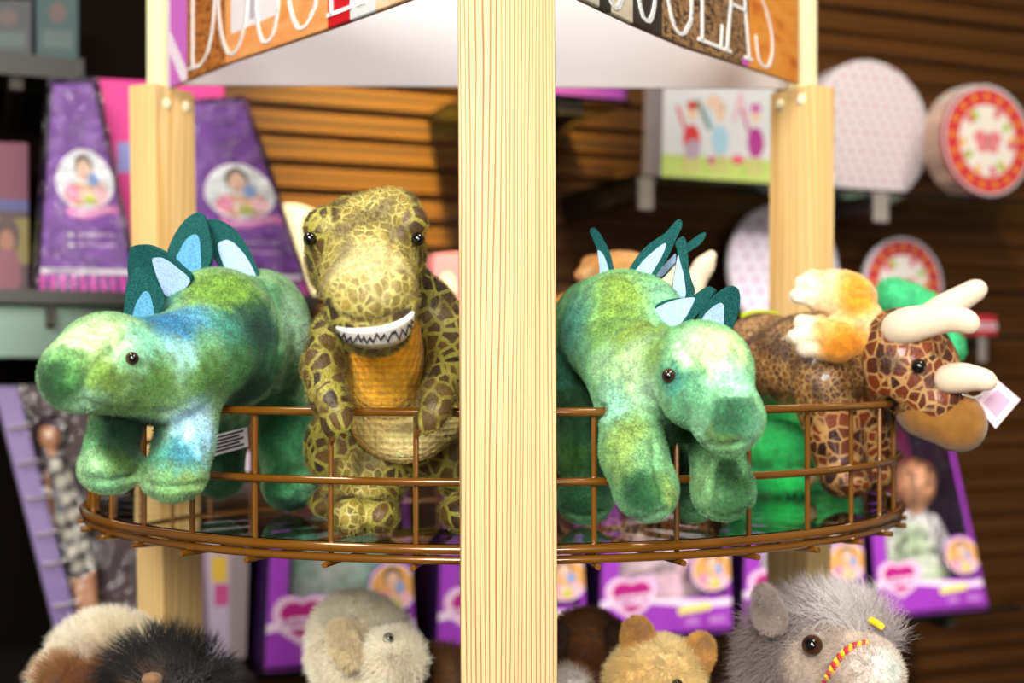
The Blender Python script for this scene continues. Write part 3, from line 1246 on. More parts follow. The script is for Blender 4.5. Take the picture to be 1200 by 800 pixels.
s.cone((800, 480, .955, 30), (814, 560, .95, 26), k=.008)
s.ell(812, 588, .945, 28, 24, 32, k=.006)
s.cone((735, 475, .862, 34), (742, 530, .84, 35), k=.008)
s.cone((742, 530, .84, 35), (754, 566, .83, 36), k=.008)
s.ell(759, 576, .825, 34, 35, 36, roll=12, k=.006)
s.cone((835, 515, .855, 28), (846, 560, .845, 34), k=.008)
s.ell(848, 578, .84, 36, 31, 36, k=.006)
s.dent = rim_dent
sk = Skin(s, .0031)
for L in ([(792, 400), (806, 420), (826, 442), (836, 466), (832, 490), (815, 508)], [(775, 395), (752, 345), (738, 325)], [(815, 515), (845, 523), (870, 520)], [(728, 602), (755, 607), (788, 596)],
          [(768, 515), (770, 550), (778, 585)], [(838, 540), (834, 570), (828, 600)], [(816, 600), (850, 606), (882, 596)], [(681, 480), (678, 530), (680, 575)], [(655, 595), (680, 606), (708, 600)]):
    sk.groove(L, .0026, .0034, .85)
sk.dye('#86bd8c', [
    (728, 345, 32, '#8fae4e', 1.3), (745, 385, 30, '#93ad55', 1.1), (715, 380, 26, '#7fa757', .9), (742, 428, 30, '#c0dcae', 1.4), (765, 410, 24, '#8fb160', .9), (705, 420, 24, '#a8d0a4', 1),
    (668, 380, 26, '#5fa89a', 1.2), (660, 430, 26, '#3f8a76', 1.2), (690, 350, 22, '#74b08c', .8), (665, 480, 26, '#3d7040', 1.3), (690, 500, 20, '#2a6442', 1.3), (675, 540, 24, '#578a3e', 1.1), (690, 560, 26, '#2c6a44', 1.4), (680, 585, 22, '#3a7a4c', 1.2),
    (720, 470, 22, '#9fd0bc', 1), (765, 458, 24, '#bfe0c6', 1.2), (790, 445, 14, '#4f9c8a', 1.2), (735, 510, 24, '#9db865', 1.1), (730, 545, 22, '#8fb068', .9), (760, 530, 20, '#87b884', .8), (750, 572, 22, '#2f7044', 1.7), (780, 575, 14, '#a4bf6a', 1.2), (755, 605, 12, '#7aa88a', 1),
    (840, 405, 28, '#cfe4a8', 1.6), (815, 400, 22, '#a9d6ac', 1), (860, 440, 26, '#a8ddc0', 1.2), (858, 488, 20, '#3d7d58', 1.9), (880, 500, 14, '#7dbb9a', 1), (808, 470, 26, '#6fae88', 1.2), (815, 500, 18, '#8cc09c', 1), (848, 516, 14, '#7fa860', .8),
    (790, 510, 22, '#3a6b3a', 1.4), (823, 560, 18, '#86b07a', 1.1), (860, 560, 20, '#3a7040', 1.5), (865, 590, 20, '#4a8450', 1.2), (830, 590, 16, '#7fae78', 1), (810, 560, 24, '#245a38', 1.3),
    (775, 350, 24, '#8fc8a4', 1.1), (795, 375, 18, '#9fd4b8', 1),
], .9, gain=1.0, cont=1.28)
body = sk.build('body', M['plush'], t)
fur(body, .0016, 4500, 34, .00019, 4, .0007)
bead_eye(t, sk, 785, 440, .84, .0044, 'dark_amber')
o5 = lambda pts: C3(pts, .2126, 640, 230)
o3 = lambda pts: C3(pts, .4878, 630, 240)
back_plate(t, o5([(600, 440), (640, 385), (700, 332), (790, 250), (865, 199), (879, 214), (850, 262), (780, 310), (735, 350), (640, 455)]),
           o5([(604, 432), (650, 378), (722, 308), (722, 350), (690, 385), (640, 440)]), (770, 325), (824, 273), .955, .97)
back_plate(t, o5([(240, 188), (262, 172), (290, 195), (316, 238), (350, 305), (374, 400), (378, 470), (340, 490), (304, 490), (292, 330), (262, 245)]),
           o5([(284, 306), (296, 302), (320, 332), (343, 400), (355, 466), (304, 484), (294, 390)]), (712, 331), (694, 268), .95, .955)
back_plate(t, o5([(452, 430), (490, 348), (560, 268), (660, 198), (718, 132), (746, 134), (748, 168), (715, 238), (680, 320), (610, 432), (540, 525), (490, 500)]),
           o5([(468, 452), (500, 398), (560, 330), (655, 258), (640, 325), (590, 410), (532, 512), (490, 490)]), (745, 328), (798, 258), .925, .93)
back_plate(t, o5([(714, 262), (732, 232), (762, 224), (778, 288), (790, 420), (822, 530), (768, 570), (700, 558), (698, 482), (724, 332)]),
           o5([(726, 326), (740, 370), (760, 450), (766, 555), (710, 558), (698, 492), (712, 400)]), (800, 348), (800, 278), .915, .915)
back_plate(t, o3([(366, 350), (378, 300), (402, 250), (440, 211), (474, 196), (487, 220), (480, 270), (462, 308), (438, 345), (398, 356)]),
           o3([(380, 340), (386, 300), (402, 262), (440, 235), (447, 262), (440, 308), (420, 342)]), (820, 410), (860, 336), .865, .86, twist=.02)
back_plate(t, o5([(600, 612), (650, 575), (720, 560), (800, 550), (880, 500), (920, 503), (922, 530), (860, 622), (760, 722), (670, 790), (622, 700)]),
           o5([(604, 632), (640, 600), (720, 570), (812, 558), (815, 582), (760, 682), (664, 768), (630, 700)]), (775, 380), (834, 338), .88, .865, twist=-.02)

# ---------------------------------------------------------------- tyrannosaurus
M['rex'] = scaly('rex_skin', 92, '#33241a', '#6b5026', '#9d9640', '#57451c', rough=.55, width=.13, ratio=2.0, stretch=(1, .8, .85), fine_a='#746528', fine_b='#a08a3c', fine_edge='#b8ae62', pale='#efe6b6', rnd=.95)
M['rex_belly'] = painted('yellow_knit', rough=.9, spec=.1, var=.15, scale=330, sheen=.15)
nt = M['rex_belly'].node_tree
tc = N(nt, 'ShaderNodeTexCoord')
vo = N(nt, 'ShaderNodeTexVoronoi', feature='F1', Scale=230.0, Randomness=.25)
bp = N(nt, 'ShaderNodeBump', Strength=1.0, Distance=.0016)
nt.links.new(tc.outputs['Object'], vo.inputs['Vector'])
nt.links.new(vo.outputs['Distance'], bp.inputs['Height'])
nt.links.new(bp.outputs[0], nt.nodes['Principled BSDF'].inputs['Normal'])
t = thing('plush_tyrannosaurus', 'olive scaly plush tyrannosaurus with yellow belly and a toothy white grin', 'plush toy', (-.09, -.27, GZ), None)
s = Soft(.014)
s.ell(428, 298, .845, 68, 70, 62)
s.cone((430, 302, .83, 60), (434, 352, .78, 50))
s.ell(433, 348, .770, 51, 39, 39)
s.ell(440, 393, .792, 37, 22, 36)
s.ell(377, 266, .815, 20, 21, 22)
s.ell(479, 260, .812, 22, 20, 22, roll=35)
s.ell(462, 244, .83, 28, 22, 26)
s.cone((452, 350, .89, 58), (462, 420, .94, 66))
s.ell(466, 452, .95, 78, 84, 66)
s.ell(476, 500, .965, 74, 62, 66)
s.cone((510, 500, 1.02, 50), (545, 560, 1.13, 18))
s.ell(520, 375, .895, 24, 46, 40, roll=-18)
s.ell(406, 525, .955, 48, 52, 46)
s.ell(436, 556, .94, 40, 46, 40)
s.cone((432, 570, .935, 38), (432, 588, .92, 29), k=.008)
s.ell(384, 588, .91, 20, 17, 24, k=.006)
s.ell(410, 604, .892, 25, 23, 30, k=.006)
s.ell(446, 604, .897, 22, 21, 30, k=.006)
s.ell(548, 535, .955, 44, 56, 46)
s.ell(548, 600, .90, 34, 24, 34, k=.006)
s.chain((388, 388, .875, 23), (378, 430, .85, 22), (384, 464, .828, 20), (392, 484, .822, 17), k=.007)
s.chain((392, 482, .822, 13), (388, 500, .82, 9), (389, 513, .822, 5), k=.005)
s.chain((398, 480, .82, 12), (404, 496, .82, 8), (402, 506, .822, 5), k=.005)
s.chain((522, 388, .885, 26), (528, 430, .866, 23), (512, 466, .828, 18), (507, 480, .822, 16), k=.007)
s.chain((508, 480, .82, 13), (498, 493, .82, 9), (491, 506, .822, 5), k=.005)
s.chain((514, 482, .82, 12), (508, 495, .82, 8), (501, 503, .822, 5), k=.005)
s.dent = rim_dent
sk = Skin(s, .0030)
for L in ([(458, 252), (462, 290), (458, 325), (448, 345)], [(372, 345), (390, 368), (430, 378), (470, 366), (488, 345)], [(398, 592), (396, 610), (400, 622)], [(428, 595), (428, 612), (430, 624)]):
    sk.groove(L, .0026, .0028, .8)
sk.dye('#ff0000', [(432, 300, 42, '#00c000', 2.2), (434, 330, 26, '#00a000', 1.5), (410, 285, 30, '#004800', 1), (450, 300, 26, '#00a000', 1.5), (425, 345, 30, '#001000', 1.6), (470, 330, 26, '#002000', 1), (440, 240, 34, '#002000', 1.4),  # green channel: bright highlight on the face, painted in as pale cloth
                  (380, 320, 24, '#400000', 1), (480, 300, 20, '#500000', 1), (430, 400, 16, '#200000', 1), (377, 262, 14, '#700000', 1), (420, 560, 30, '#300000', 1), (410, 606, 20, '#200000', 1)], .8, .15)
body = sk.build('body', M['rex'], t)
fur(body, .0020, 3600, 30, .00018, 5, .0011)
b2 = Soft(.012)
b2.cone((450, 392, .876, 44), (452, 440, .895, 50))
b2.ell(474, 490, .918, 64, 52, 48)
bk = Skin(b2, .0032)
bk.dye('#f3b437', [(450, 400, 40, '#f0a422', 1.5), (452, 450, 30, '#f5b63c', 1), (470, 520, 34, '#f8e4a0', 1.6), (510, 505, 34, '#f8e4a0', 1.4), (430, 500, 24, '#f6d88a', 1)], .9, .05)  # cream low on the belly paints in the stronger light falling there
belly = bk.build('belly', M['rex_belly'], t)
fur(belly, .0009, 700, 14, .0002, 6, .001)
bead_eye(t, sk, 488, 279, .80, .0042, 'black', False, .3)
bead_eye(t, sk, 365, 279, .80, .0042, 'black', False, .3)
cr = lambda pts: [(350 + x / 3.8, 220 + y / 3.8) for x, y in pts]
V, f = ribbon(sk, cr([(172, 612), (220, 624), (300, 622), (380, 612), (450, 588), (488, 564), (503, 548)]), cr([(182, 640), (225, 684), (290, 703), (350, 704), (420, 692), (472, 658), (500, 602)]), .0018)
me = mesh_from('teeth_strip', V, f)
th = link('teeth_strip', me, M['white_cloth'], t)
md = th.modifiers.new('cloth', 'SOLIDIFY'); md.thickness = .002; md.offset = -1
zz = [(186, 632), (198, 660), (210, 636), (222, 672), (236, 652), (246, 678), (258, 660), (270, 640), (280, 672), (292, 650), (304, 676), (318, 654), (330, 672), (346, 636), (362, 664), (378, 640), (392, 672),
      (408, 636), (424, 630), (440, 664), (452, 618), (466, 648), (478, 598), (486, 618), (492, 582), (497, 592)]
zt = cr([(x, y - 4.5) for x, y in zz])
zb = cr([(x, y + 4.5) for x, y in zz])
V = []
for a, b in zip(zt, zb):
    for q in (a, b):
        h, n = sk.hit(q[0], q[1], .78)
        V.append(np.array(h + n * .0026))
f = [(2 * i, 2 * i + 1, 2 * i + 3, 2 * i + 2) for i in range(len(zt) - 1)]
zg = link('teeth_line', mesh_from('teeth_line', V, f), M['ink'], th)
md = zg.modifiers.new('thread', 'SOLIDIFY'); md.thickness = .0008; md.offset = -1
# dark claws at the finger tips
for x, y, dx, dy in ((389, 512, 0, 9), (402, 505, 1, 8), (491, 505, -3, 8), (501, 503, -2, 7)):
    g = G()
    g.tube([P(x, y - 3, .82), P(x + dx * .5, y + dy * .5, .821), P(x + dx, y + dy, .825)], .0028, False, 10, .0008)
    g.build('claw', M['amber'], t)

# ---------------------------------------------------------------- triceratops
M['tri'] = scaly('triceratops_skin', 104, '#2a1008', '#86380f', '#bd9058', '#2e140a', rough=.38, width=.09, ratio=2.1, stretch=(1, 1, .85), fine_a='#4a2812', fine_b='#7c5026', fine_edge='#b08a54', pale='#c9a066', rnd=.72, spark=.45)
M['horn'] = plain('horn_cloth', '#f3dcc0', rough=.85, spec=.15, var=.06, scale=60, sheen=.3)
M['beak'] = plain('beak_suede', '#94662e', rough=.9, spec=.1, var=.15, scale=120, sheen=.3)
t = thing('plush_triceratops', 'brown scaly plush triceratops with cream horns at the right end of the basket', 'plush toy', (.25, -.09, GZ), None)
s = Soft(.013)
s.ell(1056, 418, 1.045, 53, 58, 50)
s.cone((1060, 428, 1.045, 52), (1092, 468, 1.035, 42))
s.ell(1085, 435, 1.04, 34, 40, 40)
s.cone((1020, 420, 1.08, 50), (985, 425, 1.11, 56))
s.ell(950, 425, 1.13, 70, 60, 58)
s.ell(895, 422, 1.17, 56, 56, 55)
s.cone((880, 425, 1.2, 44), (800, 450, 1.3, 14))
s.cone((965, 450, 1.095, 40), (985, 545, 1.10, 30), k=.008)
s.ell(992, 560, 1.09, 32, 24, 34, k=.006)
s.cone((1016, 465, 1.10, 32), (1022, 530, 1.12, 26), k=.008)
s.ell(1024, 556, 1.115, 24, 20, 28, k=.006)
s.cone((815, 450, 1.2, 32), (812, 540, 1.21, 24), k=.008)
s.dent = rim_dent
sk = Skin(s, .0034)
sk.groove([(1012, 372), (1006, 420), (1012, 470)], .004, .004, 1.05)
sk.dye('#ff0000', [(940, 400, 60, '#000000', 2), (900, 400, 50, '#000000', 2), (985, 430, 26, '#000000', 1), (1050, 480, 22, '#000000', 1), (880, 440, 40, '#000000', 1)], 1.1, .2)
body = sk.build('body', M['tri'], t)
b2 = Soft(.01)
b2.cone((1088, 478, 1.035, 38), (1118, 496, 1.028, 32))
b2.ell(1126, 493, 1.028, 26, 33, 32, roll=-20)
b2.dent = rim_dent
Skin(b2, .003).build('beak', M['beak'], t)
b2 = Soft(.008)
FRC = '#f2d3a4'
b2.ell(984, 346, 1.075, 44, 30, 22, roll=8)
b2.cone((1005, 362, 1.06, 22), (1026, 392, 1.05, 20))
b2.ell(976, 396, 1.055, 42, 27, 22, roll=8)
b2.cone((1000, 398, 1.05, 18), (1020, 402, 1.04, 18))
for x, y, r, d in ((944, 331, 10, 1.075), (939, 347, 11, 1.075), (952, 322, 8, 1.078), (943, 377, 10, 1.055), (937, 394, 11, 1.055), (946, 409, 10, 1.055)):
    b2.ell(x, y, d, r * 1.3, r * .85, r, k=.003)
fk = Skin(b2, .0026)
fk.groove([(1000, 376), (970, 370), (945, 366)], .003, .003, 1.06)
for a in (((951, 325), (962, 333)), ((946, 340), (960, 343)), ((948, 386), (960, 389)), ((946, 402), (960, 402))):
    fk.groove([a[0], ((a[0][0] + a[1][0]) / 2, (a[0][1] + a[1][1]) / 2), a[1]], .002, .002, 1.06)
fk.dye('#f0cb98', [(1000, 338, 18, '#e2971f', 2), (1005, 352, 14, '#e0961e', 1.5), (975, 335, 22, '#f6dcb4', 1), (985, 404, 20, '#dd8c1c', 2), (1000, 398, 14, '#c9781a', 1.2), (965, 388, 18, '#e9b46c', .8),
                   (942, 335, 12, '#fdf0dc', 2.5), (938, 350, 12, '#fdf0dc', 2.5), (940, 378, 12, '#fdf0dc', 2.5), (936, 396, 12, '#fdf0dc', 2.5), (946, 410, 12, '#fdf0dc', 2.5), (1015, 380, 16, '#e8c08a', .8)], 1.06, .05)
fr = fk.build('frill', M['plush_soft'], t)
fur(fr, .0012, 900, 24, .00022, 8, .001)
for q in (((1050, 385, 1.02, 17), (1072, 379, 1.008, 16.5), (1105, 373, .998, 13), (1128, 375, .99, 9.5), (1138, 380, .988, 7)),
          ((1088, 374, 1.065, 15), (1113, 358, 1.06, 13), (1136, 344, 1.055, 9.5), (1147, 338, 1.053, 7)),
          ((1108, 444, 1.01, 14), (1128, 442, 1.0, 12.5), (1149, 444, .993, 8.5), (1159, 447, .99, 6))):
    b2 = Soft(.006)
    b2.chain(*[tuple(v) for v in spline(q, 5)])
    Skin(b2, .0024).build('horn', M['horn'], t)
bead_eye(t, sk, 1076, 429, 1.0, .0058, 'black', False, .2)
# hang tag on a short cord under the nose horn
g = G()
q = [P(1140, 470, 1.02), P(1168, 444, 1.03), P(1196, 468, 1.035), P(1167, 502, 1.025)]
q, n = oriented(q)
g.slab(q, n, .001)
ht = g.build('hang_tag', plain('tag_card', '#eed6e2', rough=.4), t, smooth=False)
g = G()
c = sum(q, Vector()) / 4
r1 = [c + (v - c) * .55 + n * .0006 for v in q]
g.slab(r1, n, .001)
g.build('tag_print', plain('tag_ink', '#d9b3cf', rough=.4), ht, smooth=False)
g = G()
g.tube([P(1128, 462, 1.0), P(1140, 466, 1.01), P(1152, 462, 1.025)], .0006, False, 6)
g.build('tag_cord', M['white_cloth'], ht)

# ---------------------------------------------------------------- bright green plush lying behind the triceratops
t = thing('plush_dragon', 'bright green plush dinosaur lying behind the brown triceratops', 'plush toy', (.26, 0, GZ), None)
s = Soft(.014)
s.ell(905, 524, 1.20, 58, 30, 50)
s.cone((880, 564, 1.165, 15), (932, 564, 1.165, 14), k=.003)
s.cone((930, 560, 1.22, 26), (985, 545, 1.26, 24))
s.cone((905, 510, 1.28, 30), (890, 395, 1.285, 22))
s.cone((960, 530, 1.26, 34), (1050, 430, 1.28, 30))
s.cone((1050, 430, 1.28, 30), (1085, 385, 1.26, 30))
s.cone((1046, 346, 1.245, 20), (1088, 362, 1.245, 18))
s.cone((1060, 358, 1.25, 20), (1080, 390, 1.26, 26))
s.ell(1108, 407, 1.235, 21, 21, 24)
s.dent = rim_dent
sk = Skin(s, .004)
sk.dye('#40d078', [(900, 515, 30, '#2fb85c', 1), (920, 572, 20, '#22d05e', 1), (890, 550, 25, '#1f8f45', 1), (1060, 345, 25, '#4cc88a', 1.2), (1108, 405, 25, '#45c488', 1.2), (1035, 340, 12, '#3aa86a', .8)], 1.2, .1)
body = sk.build('body', M['plush_soft'], t)
fur(body, .004, 1500, 22, .0003, 9, .0015)
M['lime'] = plain('lime_felt', '#b9c81e', rough=.9, spec=.1, var=.1, scale=500)
for pts in ([(1028, 362), (1032, 347), (1046, 340), (1056, 346), (1054, 362), (1040, 370)], [(868, 370), (880, 364), (898, 363), (913, 367), (914, 380), (890, 384)]):
    op, n = oriented([P(x, y, 1.26) for x, y in smooth_loop(pts, 4)])
    g = G(); g.slab(op, n, .004)
    g.build('back_plate', M['lime'], t)
g = G(); g.ball(P(942, 560, 1.18), (.012, .012, .009))
g.build('paw_pad', plain('tan_pad', '#d9b98a', rough=.8), t)

# ---------------------------------------------------------------- second triceratops, behind the right stegosaurus
t = thing('plush_triceratops', 'tan and orange plush triceratops mostly hidden behind the pale green stegosaurus', 'plush toy', (.1, .1, GZ), None)
s = Soft(.014)
s.ell(760, 375, 1.33, 50, 44, 46)
s.cone((755, 400, 1.36, 60), (730, 500, 1.4, 50))
s.ell(730, 510, 1.38, 76, 44, 60)
sk = Skin(s, .0042)
sk.dye('#ff0000', [], 1.3)
sk.build('body', M['tri'], t)
b2 = Soft(.008)
b2.ell(722, 318, 1.30, 44, 24, 22, roll=-6)
b2.ell(672, 372, 1.30, 34, 30, 22)
b2.cone((715, 330, 1.31, 22), (745, 360, 1.31, 26))
b2.cone((690, 370, 1.31, 22), (735, 385, 1.31, 26))
for x, y in ((686, 322), (694, 308), (646, 362), (650, 386)):
    b2.ell(x, y, 1.3, 13, 9, 10, k=.003)
fk = Skin(b2, .0034)
fk.dye('#dca05e', [(705, 325, 25, '#d9974e', 1), (735, 306, 18, '#e5b06e', 1), (670, 372, 25, '#e08a1e', 1.6), (690, 322, 10, '#f0cfa0', 1.5), (650, 370, 12, '#f3dcb8', 1.5)], 1.3, .05)
fr = fk.build('frill', M['plush_soft'], t)
fur(fr, .0012, 700, 20, .00028, 10, .001)
for q in (((790, 372, 1.29, 17), (808, 340, 1.28, 15), (825, 312, 1.275, 11), (833, 300, 1.27, 7)), ((770, 362, 1.35, 16), (782, 336, 1.35, 13), (795, 318, 1.35, 9))):
    b2 = Soft(.006); b2.chain(*q)
    Skin(b2, .003).build('horn', M['horn'], t)
# ================================================================ shelves on the slatted wall
M['shelf_edge'] = plain('black_edge', '#15110f', rough=.4)
M['steel'] = plain('clear_bracket', '#7f7a74', rough=.4)
M['steel_dark'] = plain('dark_bracket', '#2b241e', rough=.45, metal=.3)
M['green_glass'] = glass('green_glass', '#b9dfca')
M['purple'] = plain('purple_card', '#5b2a86', rough=.4)
M['purple_dark'] = plain('dark_purple_card', '#2f1247', rough=.45)
M['plum'] = plain('plum_card', '#54103f', rough=.5)
M['grey_card'] = plain('grey_card', '#b9b2b6', rough=.6)
M['skin'] = plain('doll_skin', '#d99a72', rough=.5)
M['clear_plastic'] = film('clear_plastic')


def shelf(label, x0, x1, xr, yr, of, brackets, edge=None, mat='green_glass', th=.008, bh=.05, bmat='steel'):
    """Glass shelf whose front edge stands of in front of the wall, its top seen at row yr."""
    z = Wp(xr, yr, of).z
    a, b = Wu(x0, of), Wu(x1, of)
    t = thing('glass_shelf', label, 'shelf', Wuv((a + b) / 2, of / 2, z - th))
    g = G()
    g.hexa([Wuv(a, of, z - th), Wuv(b, of, z - th), Wuv(b, of, z), Wuv(a, of, z), Wuv(a, .003, z - th), Wuv(b, .003, z - th), Wuv(b, .003, z), Wuv(a, .003, z)], .001)
    g.build('glass_plate', M[mat], t, smooth=False)
    if edge:
        g = G()
        g.hexa([Wuv(a, of + .006, z - th - edge), Wuv(b, of + .006, z - th - edge), Wuv(b, of + .006, z + .001), Wuv(a, of + .006, z + .001),
                Wuv(a, of + .0005, z - th - edge), Wuv(b, of + .0005, z - th - edge), Wuv(b, of + .0005, z + .001), Wuv(a, of + .0005, z + .001)])
        g.build('front_edge', M['shelf_edge'], t, smooth=False)
    for xb, wb in brackets:
        u = Wu(xb, of)
        w2 = wb / 2
        q = z - th - .0005
        g = G()
        # arm tapering from the wall to the front, with an upturned clip
        g.hexa([Wuv(u - w2, of - .01, q - bh * .8), Wuv(u + w2, of - .01, q - bh * .8), Wuv(u + w2, of - .01, q), Wuv(u - w2, of - .01, q),
                Wuv(u - w2, .002, q - bh * 1.3), Wuv(u + w2, .002, q - bh * 1.3), Wuv(u + w2, .002, q), Wuv(u - w2, .002, q)], .002)
        g.build('bracket', M['steel_dark'], t, smooth=False)
        if bmat == 'steel':
            g = G()
            g.hexa([Wuv(u - w2, of + .004, q - bh * 1.5), Wuv(u + w2, of + .004, q - bh * 1.5), Wuv(u + w2, of + .004, q + .004), Wuv(u - w2, of + .004, q + .004),
                    Wuv(u - w2, of + .001, q - bh * 1.5), Wuv(u + w2, of + .001, q - bh * 1.5), Wuv(u + w2, of + .001, q + .004), Wuv(u - w2, of + .001, q + .004)], .001)
            g.build('price_holder', M['steel'], t, smooth=False)
    return t, z


def front4(xbl, xbr, xtl, xtr, z, ytl, ytr, ob, ot=None):
    """Front corners of a box standing at height z, ob in front of the wall; its top edge at rows ytl, ytr and ot in front."""
    ot = ob if ot is None else ot
    bl, br = Wp(xbl, HY, ob), Wp(xbr, HY, ob)
    bl.z = br.z = z
    return bl, br, Wp(xtr, ytr, ot), Wp(xtl, ytl, ot)


def carton(name, label, cat, c4, depth, mat, pr, group=None, keep=None, open_front=False, back_shift=0):
    bl, br, tr, tl = c4
    bk = Vector((-WN[0] * depth, -WN[1] * depth, 0))
    t = thing(name, label, cat, (bl + br) / 2 + bk / 2, group)
    back = [v + bk for v in c4]
    g = G()
    if open_front:
        A = [g.bm.verts.new(v) for v in c4]
        B = [g.bm.verts.new(v) for v in back]
        for f in ((0, 1), (1, 2), (2, 3), (3, 0)):
            g.bm.faces.new([A[f[0]], A[f[1]], B[f[1]], B[f[0]]])
        g.bm.faces.new(B)
        o = g.build('carton', mat, t, smooth=False)
        md = o.modifiers.new('card', 'SOLIDIFY'); md.thickness = .002; md.offset = 0
    else:
        g.hexa(list(c4) + back, .0015)
        o = g.build('carton', mat, t, smooth=False)
    if pr is not None:
        n = Vector((WN[0], WN[1], 0)) * .0012
        p = pr.sheet('printed_front', quad(*[v + n for v in c4]), M['print'], t, keep)
        md = p.modifiers.new('card', 'SOLIDIFY'); md.thickness = .0006; md.offset = 0
    return t


def wrap(t, c4, depth, puff=.006, skew=0):
    """Crinkled clear wrap round a box."""
    bk = Vector((-WN[0] * depth, -WN[1] * depth, 0))
    n = Vector((WN[0], WN[1], 0))
    bl, br, tr, tl = c4
    ex = (br - bl).normalized()
    f4 = [bl - ex * puff + n * puff, br + ex * puff + n * puff, tr + ex * puff + n * puff + Vector((0, 0, puff)), tl - ex * puff + n * puff + Vector((0, 0, puff))]
    b4 = [v + bk - n * 2 * puff for v in f4]
    bm = bmesh.new()
    A = [bm.verts.new(v) for v in f4]; B = [bm.verts.new(v) for v in b4]
    for q in ((0, 1), (1, 2), (2, 3), (3, 0)):
        bm.faces.new([A[q[0]], A[q[1]], B[q[1]], B[q[0]]])
    bm.faces.new(A); bm.faces.new(list(reversed(B)))
    bmesh.ops.subdivide_edges(bm, edges=bm.edges[:], cuts=14, use_grid_fill=True)
    bm.normal_update()
    for v in bm.verts:
        q = noise.noise(v.co * 38) * .004 + noise.noise(v.co * 90) * .0015
        v.co += v.normal * q
        v.co.z = max(v.co.z, bl.z + .0004)
    g = G(); g.bm.free(); g.bm = bm
    return g.build('clear_wrap', M['film'], t)


def portrait(p, x, y, rx, ry, hair='#4a3524', shirt='#e59a9a', bg='#dfe3ea', extra=True):
    """A small round photo print: a child hugging dolls, kept loose."""
    p.oval(x, y, rx, ry, '#f4eef6')
    inside = ((p.u - x) / (rx * .93)) ** 2 + ((p.v - y) / (ry * .93)) ** 2 <= 1
    p.put(inside, bg)

    def o(dx, dy, a, b, c):
        m = (((p.u - x - dx * rx) / (a * rx)) ** 2 + ((p.v - y - dy * ry) / (b * ry)) ** 2 <= 1) & inside
        p.put(m, c)
    o(0, .42, .36, .42, hair)
    o(0, .3, .27, .36, '#e6bfa6')
    o(.02, .12, .14, .05, '#d79c8c')
    o(-.3, -.5, .42, .4, '#e0a070'); o(.35, -.45, .4, .42, '#dca884')
    o(.3, .0, .2, .24, '#7fa0d8')
    o(-.45, -.45, .26, .3, '#ee8fb2'); o(.5, -.5, .26, .28, '#f1b9c6')
    o(-.05, -.55, .22, .26, '#e9c9b8')
    o(.12, -.66, .2, .16, '#c3cf3a')


# ---------------------------------------------------------------- left shelf with the purple wedge boxes
tL, zL = shelf('glass shelf with black front edge under the purple boxes at left', -60, 372, 80, 341, .34, ((60, .012), (200, .012)), .010, bmat='steel_dark')
g = G()
a, b = Wu(-60, .29), Wu(147, .29)
g.hexa([Wuv(a, .29, zL - .094), Wuv(b, .29, zL - .094), Wuv(b, .29, zL - .0195), Wuv(a, .29, zL - .0195), Wuv(a, .27, zL - .094), Wuv(b, .27, zL - .094), Wuv(b, .27, zL - .0195), Wuv(a, .27, zL - .0195)], .002)
M['valance'] = plain('grey_green_metal', '#5d7166', rough=.32, metal=.5)
g.build('valance', M['valance'], tL, smooth=False)
zL += .001


def wedge_print(flip=False):
    p = Print(150, 260, '#6a2c92')
    p.blotch(p.v > .12, ['#5d2583', '#74359c', '#65298e'], 3, 1)
    p.rect(0, .085, 1, .11, '#efe6f2')
    st = (p.v < .08)
    p.put(st, '#5d2183')
    p.put(st & (((p.u * 9.5) % 1) < .55), '#d93fb0')
    p.rect(.07, .092, .42, .104, '#8c7a96')
    portrait(p, .57, .54, .43, .145)
    rb = np.abs(p.v - (.385 + .012 * np.sin(p.u * 9))) < .021
    p.put(rb & (p.u > .3) & (p.u < .98), '#e27fc0')
    p.put(rb & (np.abs(p.v - (.385 + .012 * np.sin(p.u * 9))) < .006) & (p.u > .42) & (p.u < .88) & ((p.u * 30 % 1) < .7), '#f5dcef')
    for y in (.275, .225):
        p.oval(.34, y, .028, .011, '#f4eef7')
        p.put((np.abs(p.v - y) < .007) & (p.u > .42) & (p.u < .86) & (((p.u * 23 + y * 40) % 1) < .72), '#b99acb')
    return p


c4 = front4(46, 160, 62, 108, zL, 100, 97, .31, .30)
t = carton('toy_box', 'purple tapered toy box in clear wrap at the left end of the shelf', 'toy box', c4, .09, M['purple'], wedge_print(), 'purple wedge boxes on the left shelf')
wrap(t, c4, .09, .007)
c4 = front4(226, 362, 226, 284, zL, 122, 118, .30, .29)
t = carton('toy_box', 'purple tapered toy box partly behind the left wooden post', 'toy box', c4, .09, M['purple'], wedge_print(), 'purple wedge boxes on the left shelf')
wrap(t, c4, .09, .006)
# pink box behind them
p = Print(60, 80, '#d8338c')
p.rect(.2, .58, .85, .72, '#8d8fd0'); p.rect(.1, .0, .95, .2, '#79b6d8'); p.rect(.3, .28, .7, .42, '#f1a8cf')
c4 = front4(104, 268, 106, 262, zL, 92, 100, .15)
carton('gift_box', 'bright pink box behind the purple wedge boxes', 'box', c4, .10, plain('pink_card', '#c92f86', rough=.4), p)
# dim doll box at the far left
p = Print(60, 110, '#2e0a1e')
p.put(p.v > .62, '#5a1436'); p.put((p.v > .55) & (p.v <= .62), '#3a3a72')
p.rect(.25, .2, 1, .5, '#6e621e'); p.oval(.62, .38, .22, .14, '#3a1c14'); p.oval(.62, .34, .13, .08, '#8a5a44'); p.oval(.62, .14, .26, .16, '#74384a')
c4 = front4(-36, 34, -34, 33, zL, 165, 168, .22)
carton('doll_box', 'dim red and yellow doll box at the far left of the shelf', 'box', c4, .08, M['plum'], p)


